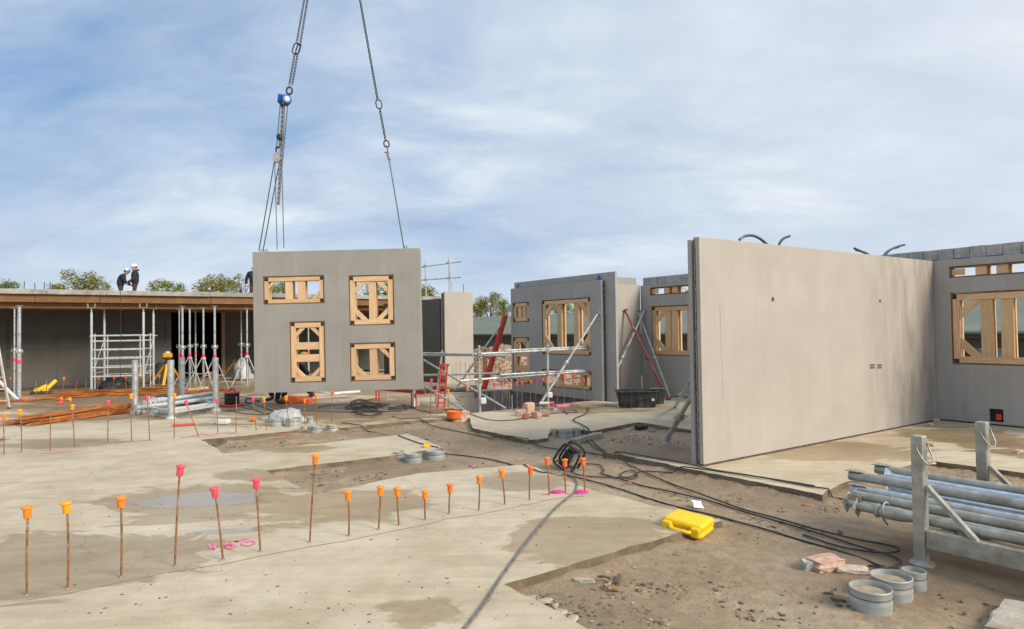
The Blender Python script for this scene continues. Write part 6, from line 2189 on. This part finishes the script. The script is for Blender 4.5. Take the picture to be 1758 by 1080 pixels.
def reel():
    p = at(392, 699)
    t = empty('cable_reel', p + Vector((0, .2, 0)), 0, 'black cable drum with red top and red base, left of the white sheeting', 'cable reel')
    MB().lathe([(.26, 0), (.27, .03), (.24, .05)], 18).build('base', 'red', t)
    MB().lathe([(.155, .06), (.165, .10), (.155, .14), (.165, .18), (.155, .22), (.165, .26), (.15, .30)], 18).build('drum', 'black', t)
    MB().lathe([(.175, .30), (.18, .325), (.13, .335)], 18).build('top_flange', 'pink', t)
    MB().tube([(.07 * math.cos(a), 0, .34 + .06 * math.sin(a)) for a in [k * math.pi / 8 for k in range(9)]], .012, 6).build('handle', 'black', t)
reel()
def stray():
    # flat membrane and dark objects beyond the pit
    a = at(745, 676)
    t = empty('rubber_membrane', at(800, 668), 0, 'dark curled sheet of membrane lying on the slab at the far pit edge', 'membrane')
    o = Vector(t.location)
    mb = MB()
    n = 14
    tops = []
    for k in range(n):
        f = k / (n - 1)
        p0, p1 = at(742 + 76 * f, 667 + 3.5 * math.sin(f * 2.6)) - o, at(752 + 68 * f, 672 + 1.5 * f) - o
        z = .03 + .03 * math.sin(f * 9) + .05 * f
        tops += [p0 + Vector((0, 0, z + .03)), p1 + Vector((0, 0, z))]
    mb.add([tuple(p) for p in tops] + [(p.x, p.y, p.z - .02) for p in tops], [(2 * i, 2 * i + 1, 2 * i + 3, 2 * i + 2) for i in range(n - 1)] + [(2 * n + 2 * i + 2, 2 * n + 2 * i + 3, 2 * n + 2 * i + 1, 2 * n + 2 * i) for i in range(n - 1)]
           + [(2 * i + 1, 2 * n + 2 * i + 1, 2 * n + 2 * i + 3, 2 * i + 3) for i in range(n - 1)])
    mb.build('sheet', 'black_plastic', t)
    t = empty('angle_grinder', at(733, 677), .3, 'dark power tool lying on the slab right of the hanging panel', 'power tool')
    MB().tube([(-.22, 0, .09), (.18, .02, .09)], [.05, .065], 10).build('motor_body', 'black_plastic', t, smooth=True)
    MB().lathe([(.12, -.01), (.12, .01)], 16, (.26, 0, .06), Matrix.Rotation(.3, 3, 'X')).build('disc_guard', 'black', t)
    MB().tube([(-.22, 0, .09), (-.36, -.06, .05)], .035, 8).build('handle', 'black_plastic', t)
    # magenta-ended pipe at the near edge of the pit
    a, b = at(927, 698) + Vector((0, 0, .07)), at(948, 698.5) + Vector((0, 0, .07))
    t = empty('plastic_pipe', a, 0, 'short white pipe with magenta painted end at the near edge of the stair pit', 'pipe')
    MB().tube([(0, 0, 0), b - a], .035, 12).build('tube', 'white', t, smooth=True)
    MB().tube([(b - a) * .86, (b - a) * 1.12], .045, 12).build('painted_end', 'pink', t, smooth=True)
    o = MB().box((0, 0, .02), (.22, .09, .035)).build('painted_board', 'pink_paint')
    o.location = at(965, 696.5); o.rotation_euler = (0, 0, .5)
    o.scale = (1.5, 1.1, .6)
    tag(o, 'flat pink painted board on the slab right of the magenta-ended pipe', 'board')
    # timber upright behind the pit guard
    p = at(833, 664)
    q = MB().box((0, 0, .55), (.13, .07, 1.12)).build('timber_post', 'wood_beam'); q.location = p
    tag(q, 'short timber post standing behind the guard rail at the far pit edge', 'post')
    # trowel-like red handled bar on the slab
    a, b = at(296, 733), at(388, 728)
    t = empty('long_brush', a, 0, 'long-handled brush with red handle lying on the slab between the second-row bars', 'brush')
    d = b - a
    MB().tube([Vector((0, 0, .03)), d * .42 + Vector((0, 0, .03))], .02, 8).build('red_grip', 'red', t, smooth=True)
    MB().tube([d * .42 + Vector((0, 0, .03)), d * .9 + Vector((0, 0, .03))], .013, 8).build('handle', 'steel_dirty', t, smooth=True)
    MB().box(d * .95 + Vector((0, 0, .05)), (.22, .16, .09)).build('brush_head', 'sheeting', t, bevel=.02)
stray()

# ---------------------------------------------------------------- bricks, rubble, scraps
def rock(name, label, cat, p, size, mat, rz=0, seed=0, rough=.18, group=None, cuts=3):
    """broken block: a subdivided box pushed about by noise"""
    mb = MB()
    n = cuts + 1
    idx = {}
    def vid(q):
        if q not in idx:
            f = Vector(q) / n * 2 - Vector((1, 1, 1))
            k = 1 - .10 * (abs(f.x) + abs(f.y) + abs(f.z) - 1) * .6
            w_ = noise.noise_vector(f * 1.5 + Vector((seed * 3.1, 0, 0))) * rough + noise.noise_vector(f * 4 + Vector((0, seed * 1.7, 0))) * rough * .4
            idx[q] = len(mb.v)
            mb.v.append(((f.x * k + w_.x) * size[0] / 2, (f.y * k + w_.y) * size[1] / 2, (f.z * k + w_.z + 1) * size[2] / 2))
        return idx[q]
    for ax in range(3):
        for side in (0, n):
            for i in range(n):
                for j in range(n):
                    q = []
                    for a, b in ((i, j), (i + 1, j), (i + 1, j + 1), (i, j + 1)):
                        c = [0, 0, 0]
                        c[ax] = side; c[(ax + 1) % 3] = a; c[(ax + 2) % 3] = b
                        q.append(vid(tuple(c)))
                    mb.f.append(tuple(q) if side else tuple(reversed(q)))
    o = mb.build(name, mat)
    o.location = p
    o.rotation_euler = (0, 0, rz)
    return tag(o, label, cat, group)
rock('broken_block', 'broken brick-faced block with dark rough end, by the cable loop near the rack', 'brick block', at(1420, 978, ZD) + Vector((0, .04, -.01)), (.26, .16, .085), 'brick', .35, 1)
rock('rough_lump', 'dark rough mortar lump stuck on the left end of the broken brick block', 'lump', at(1391, 977, ZD) + Vector((-.01, 0, -.01)), (.10, .09, .075), 'block', .2, 2, .3)
rock('broken_tile', 'flat broken pinkish white tile lying in front of the brick block', 'tile', at(1467, 984, ZD) + Vector((0, .03, -.004)), (.22, .13, .035), 'tile_pink', -.3, 3, .2)
for i, (px, py, sx, sy, sz, m, lab) in enumerate(((894, 714, .26, .16, .16, 'brick', 'pale pink brick piece left of the brick pile on the middle slab'), (908, 711, .28, .2, .30, 'brick', 'upright pointed pink brick piece at the top of the brick pile'),
        (902, 719, .30, .14, .13, 'brick_red', 'dark red brick at the front of the brick pile'), (921, 718, .32, .15, .16, 'brick', 'pink brick piece at the right of the brick pile'), (936, 715, .2, .14, .06, 'brick_red', 'thin red brick sliver right of the brick pile'))):
    rock('brick', lab, 'brick', at(px, py), (sx * .75, sy * .75, sz * .75), m, i * .7, i + 4, .22, 'brick pieces on the middle slab')
rock('pink_rubble', 'pink rubble lump beside the orange bucket', 'rubble', at(790, 724, ZD) + Vector((0, 0, .0)), (.34, .22, .2), 'brick', .4, 11, .35)
rock('pink_rubble', 'small white rubble chip left of the orange bucket', 'rubble', at(764, 721, ZD), (.2, .12, .07), 'tile_pink', .1, 12, .3)
rock('pink_rubble', 'pink chip lying beside the near post of the right rack', 'rubble', at(1597, 797, 0), (.11, .07, .035), 'tile_pink', .4, 13, .35)
for i, (px, py, lab) in enumerate(((1606, 723, 'pink crumb in the corner of the pale big wall'), (1598, 731, 'tiny pale crumb just in front of the corner crumb'), (1599, 766, 'pale pink crumb on the slab by the far rack post'), (1752, 778, 'pink crumb on the wet slab at the right edge'), (1670, 732, 'pink crumb near the cable recess in the rear wall'))):
    rock('brick_crumb', lab, 'rubble', at(px, py), (.11, .07, .04), 'tile_pink', i, 20 + i, .4)
# course of rough kerb blocks by the middle slab corner
for i in range(6):
    a, b = at(988, 762, ZD), at(1026, 752, ZD)
    p = a + (b - a) * (i / 5)
    rock('kerb_block', 'rough kerb block, %s from the left of the short row below the three duct collars' % ORD[i], 'block', p, (.16, .14, .085), 'chip', .3, 40 + i, .22, 'kerb blocks by the middle slab')
# paving piece at the lower right corner
rock('slab_fragment', 'cracked pale concrete slab fragment at the lower right corner', 'slab fragment', at(1752, 1088, ZD) + Vector((.12, .04, -.02)), (.6, .42, .075), 'chip_pale', .75, 50, .10, None, 5)
def z_iron(name, label, pts, r0, mat):
    o = MB()
    P = smooth_path([at(x, y, ZD) + Vector((0, 0, .016 + h)) for x, y, h in pts], 5)
    o.tube(P, r0, 7)
    return tag(o.build(name, mat, None, smooth='full'), label, 'iron')
rock('mortar_stick', 'pale cement-crusted stick lying in the soil left of the rusty hook', 'stick', at(1003, 1002, ZD), (.15, .045, .035), 'chip_pale', -.15, 51, .25)
z_iron('bent_iron', 'rusty S-shaped bent iron lying in the soil below the slab edge', [(1026, 999, .02), (1040, 1001, .03), (1049, 1004, .02), (1045, 1010, .01), (1037, 1012, .01), (1046, 1018, .01), (1062, 1018, 0)], .010, 'rust')
z_iron('wire_offcut', 'thin rusty offcut lying in the dirt between the cables', [(1068, 836, 0), (1076, 834, .02), (1086, 831, 0)], .008, 'rust')
rock('wood_chip', 'rusty orange chip lying in the dirt left of the rack props', 'chip', at(1386, 868, ZD), (.10, .05, .012), 'brick_red', .2, 52, .3)
rock('wood_chip', 'splinter of timber at the floodlight end of the slab', 'chip', at(962, 821, ZD), (.14, .06, .02), 'wood_old', .2, 53, .3)
# scrap of white paper
def paper():
    p = at(1197, 872, ZD)
    mb = MB()
    vs = []
    for j in range(5):
        for i in range(5):
            x, y = (i - 2) * .022, (j - 2) * .022
            k = 1 - .25 * (abs(i - 2) == 0) * (abs(j - 2) / 2)
            vs.append((x * (1 + .25 * ((j - 2) / 2) ** 2), y, .012 + .018 * noise.noise(Vector((i * .7, j * .7, 2)))))
    mb.add(vs, [(j * 5 + i, j * 5 + i + 1, j * 5 + i + 6, j * 5 + i + 5) for j in range(4) for i in range(4)])
    o = mb.build('paper_scrap', 'paper')
    o.location = p + Vector((0, 0, .03))
    o.rotation_euler = (R(38), R(8), R(12))
    o.modifiers.new('sheet', 'SOLIDIFY').thickness = .0015
    tag(o, 'torn white scrap of paper on the dirt above the yellow case', 'paper')
paper()
rock('blue_scrap', 'pale blue scrap at the foot of the slab edge near the cables', 'scrap', at(1077, 787, ZD), (.12, .06, .03), 'scrap_blue', .2, 60, .4)
rock('dark_scrap', 'small dark scrap in the recess behind the big wall', 'scrap', at(1101, 737, ZD), (.22, .13, .07), 'black_plastic', .2, 61, .3)
rock('small_wedge', 'small yellow wedge at the corner of the middle strip of slab', 'wedge', at(733, 768), (.10, .08, .05), 'yellow_metal', .2, 62, .15)

# ---------------------------------------------------------------- beyond the site
def mound():
    """heap of pinkish gravel and broken brick behind the stair pit"""
    rnd = random.Random(6)
    C0 = Vector((-.2, 26.2, 0))
    def H(x, y):
        s = Vector((x, y, 0)) - C0
        a = s.dot(U) / 2.4
        b = (s.dot(V) - .55) / 3.0
        h = 1.12 * max(0, 1 - a * a - b * b) ** .7
        b2 = (s.dot(V) + 1.8) / 4.2
        h = max(h, .42 * max(0, 1 - a * a * 1.1 - b2 * b2) ** .5)
        return h * (1 + .22 * noise.noise(Vector((x * .9, y * .9, 1)))) + .08 * noise.noise(Vector((x * 3, y * 3, 2))) - .14
    mb = MB()
    nx = 44
    vs = []
    for j in range(nx):
        for i in range(nx):
            a, b = (i / (nx - 1) - .5) * 5.2, (j / (nx - 1) - .5) * 12.4
            p = C0 + U * a + V * b
            vs.append((p.x, p.y, H(p.x, p.y)))
    mb.add(vs, [(j * nx + i, j * nx + i + 1, (j + 1) * nx + i + 1, (j + 1) * nx + i) for j in range(nx - 1) for i in range(nx - 1)])
    t = empty('rubble_heap', (0, 0, 0), 0, 'heap of pinkish brick rubble and earth behind the stair pit and dark window wall', 'rubble heap')
    mb.build('earth', 'rubble', t, smooth='full')
    st = MB()
    for _ in range(5200):
        a, b = rnd.uniform(-2.4, 1.2), rnd.uniform(-5.6, 3.6)
        p = C0 + U * a + V * b
        z = H(p.x, p.y)
        if z < -.08:
            continue
        r = rnd.choice([.015, .02, .03, .03, .04, .055])
        st.box((p.x, p.y, z + r * .2), (r * 2, r * 1.3, r), Matrix.Rotation(rnd.random() * 6, 3, 'Z') @ Matrix.Rotation(rnd.random() * 1.2, 3, 'X'))
    tag(st.build('rubble_stones', 'rubble_stone', t), kind='stuff')
mound()

def green_building():
    # parallel to the window walls, 40 m out along the building axis
    s = 40.0
    o = U * s
    t = empty('green_roof_building', o + Vector((0, 0, -2.3)), ANG_V, 'long single-storey building with green sheet roof and dark boarded wall beyond the site', 'building')
    ez, rz, dep = 3.5, 5.55, 6.0
    x0, x1 = -75, 16
    MB().box(((x0 + x1) / 2, .4 + dep, ez / 2), (x1 - x0, dep * 2, ez)).build('wall', 'board_wall', t)
    mb = MB()
    th = .12
    for sgn in (0, 1):
        ya, yb = (0, dep + .4) if sgn == 0 else (2 * dep + .8, dep + .4)
        mb.add([(x0, ya, ez - .05), (x1, ya, ez - .05), (x1, yb, rz), (x0, yb, rz), (x0, ya, ez - .05 + th), (x1, ya, ez - .05 + th), (x1, yb, rz + th), (x0, yb, rz + th)],
               [(0, 3, 2, 1), (4, 5, 6, 7), (0, 1, 5, 4), (1, 2, 6, 5), (2, 3, 7, 6), (3, 0, 4, 7)] if sgn == 0 else [(0, 1, 2, 3), (7, 6, 5, 4), (4, 5, 1, 0), (5, 6, 2, 1), (6, 7, 3, 2), (7, 4, 0, 3)])
    rf = mb.build('roof', 'roof_green', t)
    rib = None
    sl = math.atan2(rz - ez + .05, dep + .4)
    L = math.hypot(rz - ez + .05, dep + .4)
    x = x0 + .5
    k = 0
    while x < x1:
        if rib is None:
            rib = MB().box((0, 0, 0), (.07, L - .05, .06)).build('roof_rib', 'roof_green', rf)
            q = rib
        else:
            q = rib.copy(); COL.objects.link(q); q.parent = rf
        q.location = (x, (dep + .4) / 2, (ez - .05 + rz) / 2 + th + .025)
        q.rotation_euler = (sl, 0, 0)
        x += .62 if -2 < x < 12 else 2.4
        k += 1
    MB().tube([(x0, -.08, ez - .02), (x1, -.08, ez - .02)], .09, 8).build('gutter', 'white_old', t)
    MB().box(((x0 + x1) / 2, .1, ez - .22), (x1 - x0, .10, .20)).build('fascia', 'board_wall', t)
    win = None
    x = x0 + 2
    while x < x1 - 3:
        if win is None:
            win = MB().box((0, 0, 0), (1.7, .10, 1.25)).build('window', 'board_frame', t)
            pane = MB().box((-.42, -.03, 0), (.74, .06, 1.08)).build('pane', 'glass', win)
            pane2 = MB().box((.42, -.03, 0), (.74, .06, 1.08)).build('pane', 'glass', win)
            q = win
        else:
            q = copy_tree(win, t)
        q.location = (x, .36, 2.0)
        x += 4.1
    # pale blue door with boarded lines near the right end
    p = on_plane(1690, 600, o, U)
    lx = (p - o).dot(-V)
    q = MB().box((0, 0, 0), (2.6, .08, 2.3)).build('door', 'door_blue', t)
    q.location = (lx, .36, 1.5)
    for k in range(6):
        MB().box((0, -.045, -1.0 + k * .4), (2.6, .012, .02)).build('door_rail', 'board_frame', q)
green_building()

LEAF = {}
def leaf_cloud(seed, n, blobs, size):
    """leaf-sized faces spread through a set of lobes, thinning to the outside"""
    rnd = random.Random(seed)
    mb = MB()
    for (cx_, cy_, cz_, r) in blobs:
        m = int(n * r * r)
        for _ in range(m):
            while True:
                v = Vector((rnd.uniform(-1, 1), rnd.uniform(-1, 1), rnd.uniform(-1, 1)))
                if v.length < 1:
                    break
            v = v * (.35 + .65 * rnd.random() ** .35)
            p = Vector((cx_, cy_, cz_)) + Vector((v.x * r, v.y * r, v.z * r * .82))
            if noise.noise(p * 1.6 + Vector((seed, 0, 0))) < -.22:
                continue
            s = size * rnd.uniform(.55, 1.25)
            q = Matrix.Rotation(rnd.random() * 6.28, 3, 'Z') @ Matrix.Rotation(rnd.uniform(-1.1, 1.1), 3, 'X') @ Matrix.Rotation(rnd.uniform(-.7, .7), 3, 'Y')
            vs = [p + q @ Vector(c) for c in ((-s, 0, 0), (0, -s * .42, s * .1), (s, 0, 0), (0, s * .42, s * .1))]
            mb.add(vs, [(0, 1, 2, 3)])
    return mb
def make_tree(seed, H, W_, dens=320, leaf_size=.16, lobes=11, thin=False):
    rnd = random.Random(seed)
    t = empty('tree')
    th = H * .34
    tr = MB().tube([(0, 0, 0), (.05, .02, th * .5), (0, .06, th), (.1, 0, H * .55), (.12, .05, H * .82)], [.22 * H / 9, .17 * H / 9, .14 * H / 9, .09 * H / 9, .03], 8)
    blobs = []
    for i in range(lobes):
        a = rnd.random() * 6.28
        f = rnd.random()
        z = th + (H - th) * (.12 + .80 * f)
        rr = W_ / 2 * (1.0 - .55 * f) * rnd.uniform(.45, .95)
        r = W_ * rnd.uniform(.14, .24) * (1.0 if not thin else .72)
        blobs.append((math.cos(a) * rr, math.sin(a) * rr, z, r))
        c = Vector(blobs[-1][:3])
        st = Vector((.05, .02, th + (z - th) * .35))
        tr.tube([st, (st + c) / 2 + Vector((0, 0, .25)), c], [.07 * H / 9, .045 * H / 9, .015], 6)
        for _ in range(3):
            e = c + Vector((rnd.uniform(-1, 1), rnd.uniform(-1, 1), rnd.uniform(-.3, 1))) * r * .9
            tr.tube([c, e], [.02, .006], 4)
    blobs.append((0, 0, H * .80, W_ * .2))
    tr.build('trunk', 'bark', t, smooth=True)
    leaf_cloud(seed, dens, blobs, leaf_size).build('crown', 'leaf', t)
    return t
TREES = [make_tree(1, 9.5, 6.6, 250, .15), make_tree(2, 9.0, 5.2, 230, .15, 9), make_tree(5, 9.8, 5.0, 170, .14, 10, True)]
first = [True] * 3
TL = [  # px, top py, depth, kind, label
    (140, 470, 60, 0, 'bushy tree crown showing above the roof, left of the two workers'), (105, 488, 70, 1, 'low tree top at the left flank of the crown beside the workers'), (172, 474, 66, 2, 'sparse tree top just left of the two workers on the roof'),
    (8, 484, 72, 1, 'tree top at the far left edge above the roof'), (264, 472, 62, 2, 'sparse leafy tree top right of the two workers on the roof'), (295, 484, 74, 1, 'low tree top above the loose tubes on the roof'),
    (365, 477, 60, 0, 'bright green tree top between the loose tubes and the hanging panel'), (392, 482, 66, 1, 'tree top showing over the roof rubble'), (416, 464, 58, 2, 'pointed tree top beside the left edge of the hanging panel'), (480, 486, 66, 0, 'tree seen through the upper left opening of the hanging panel'),
    (655, 484, 64, 1, 'tree seen through the upper right opening of the hanging panel'), (733, 492, 70, 1, 'tree top below the roof guard rail'), (842, 507, 92, 0, 'big tree between the pale end panel and the dark window wall'), (822, 520, 96, 1, 'tree half hidden by the pale end panel'), (866, 515, 98, 1, 'tree at the left end of the dark window wall'),
    (905, 524, 100, 1, 'tree seen through the small upper opening of the dark window wall'), (962, 520, 96, 0, 'tree seen at left in the large opening of the dark window wall'), (1003, 518, 98, 1, 'tree in the right part of the large opening of the dark window wall'),
    (1130, 520, 92, 1, 'tree behind the half hidden window wall, left part of its opening'), (1172, 500, 80, 0, 'tree seen in the slot of the half hidden window wall'), (1665, 510, 62, 0, 'tree above the green roof at the left of the right-edge opening'), (1745, 503, 60, 1, 'tree above the green roof at the right edge of the photo'), (1700, 512, 68, 1, 'tree between the studs of the right-edge opening')]
for i, (px, py, Y, k, lab) in enumerate(TL):
    p = at_depth(px, py, Y)
    gz = terrain_z(p.x, p.y)
    H = p.z - gz
    if first[k]:
        o = TREES[k]; first[k] = False
    else:
        o = copy_tree(TREES[k])
    H0 = (9.5, 9.0, 9.8)[k]
    sc = H / (H0 * .97)
    o.location = (p.x, p.y, gz)
    o.rotation_euler = (0, 0, i * 1.9)
    o.scale = (sc, sc, sc)
    tag(o, lab, 'tree', 'trees beyond the site')

# spalled pieces of slab round the broken corner in the foreground
for i, (px, py, sx, sy, lab) in enumerate(((888, 1007, .13, .055, 'flat spalled concrete flake at the broken slab corner, by the grey cable'), (876, 999, .05, .04, 'small broken lump in the notch of the slab corner'), (905, 1034, .11, .05, 'pale spalled flake below the slab corner flake'),
        (935, 1038, .10, .045, 'thin broken flake beside a pale one on the slab edge'), (958, 1060, .12, .06, 'spalled flake lying near the lower end of the slab edge'), (982, 1070, .09, .05, 'spalled flake closest to the bottom edge of the photo'), (1062, 1000, .16, .03, 'long dark splinter lying right of the rusty hook'))):
    rock('concrete_flake', lab, 'flake', at(px, py, ZD) + Vector((0, 0, .012)), (sx, sy, .022), 'chip_pale' if i < 6 else 'clod', -.5 + .3 * i, 70 + i, .3, 'flakes at the slab edge')
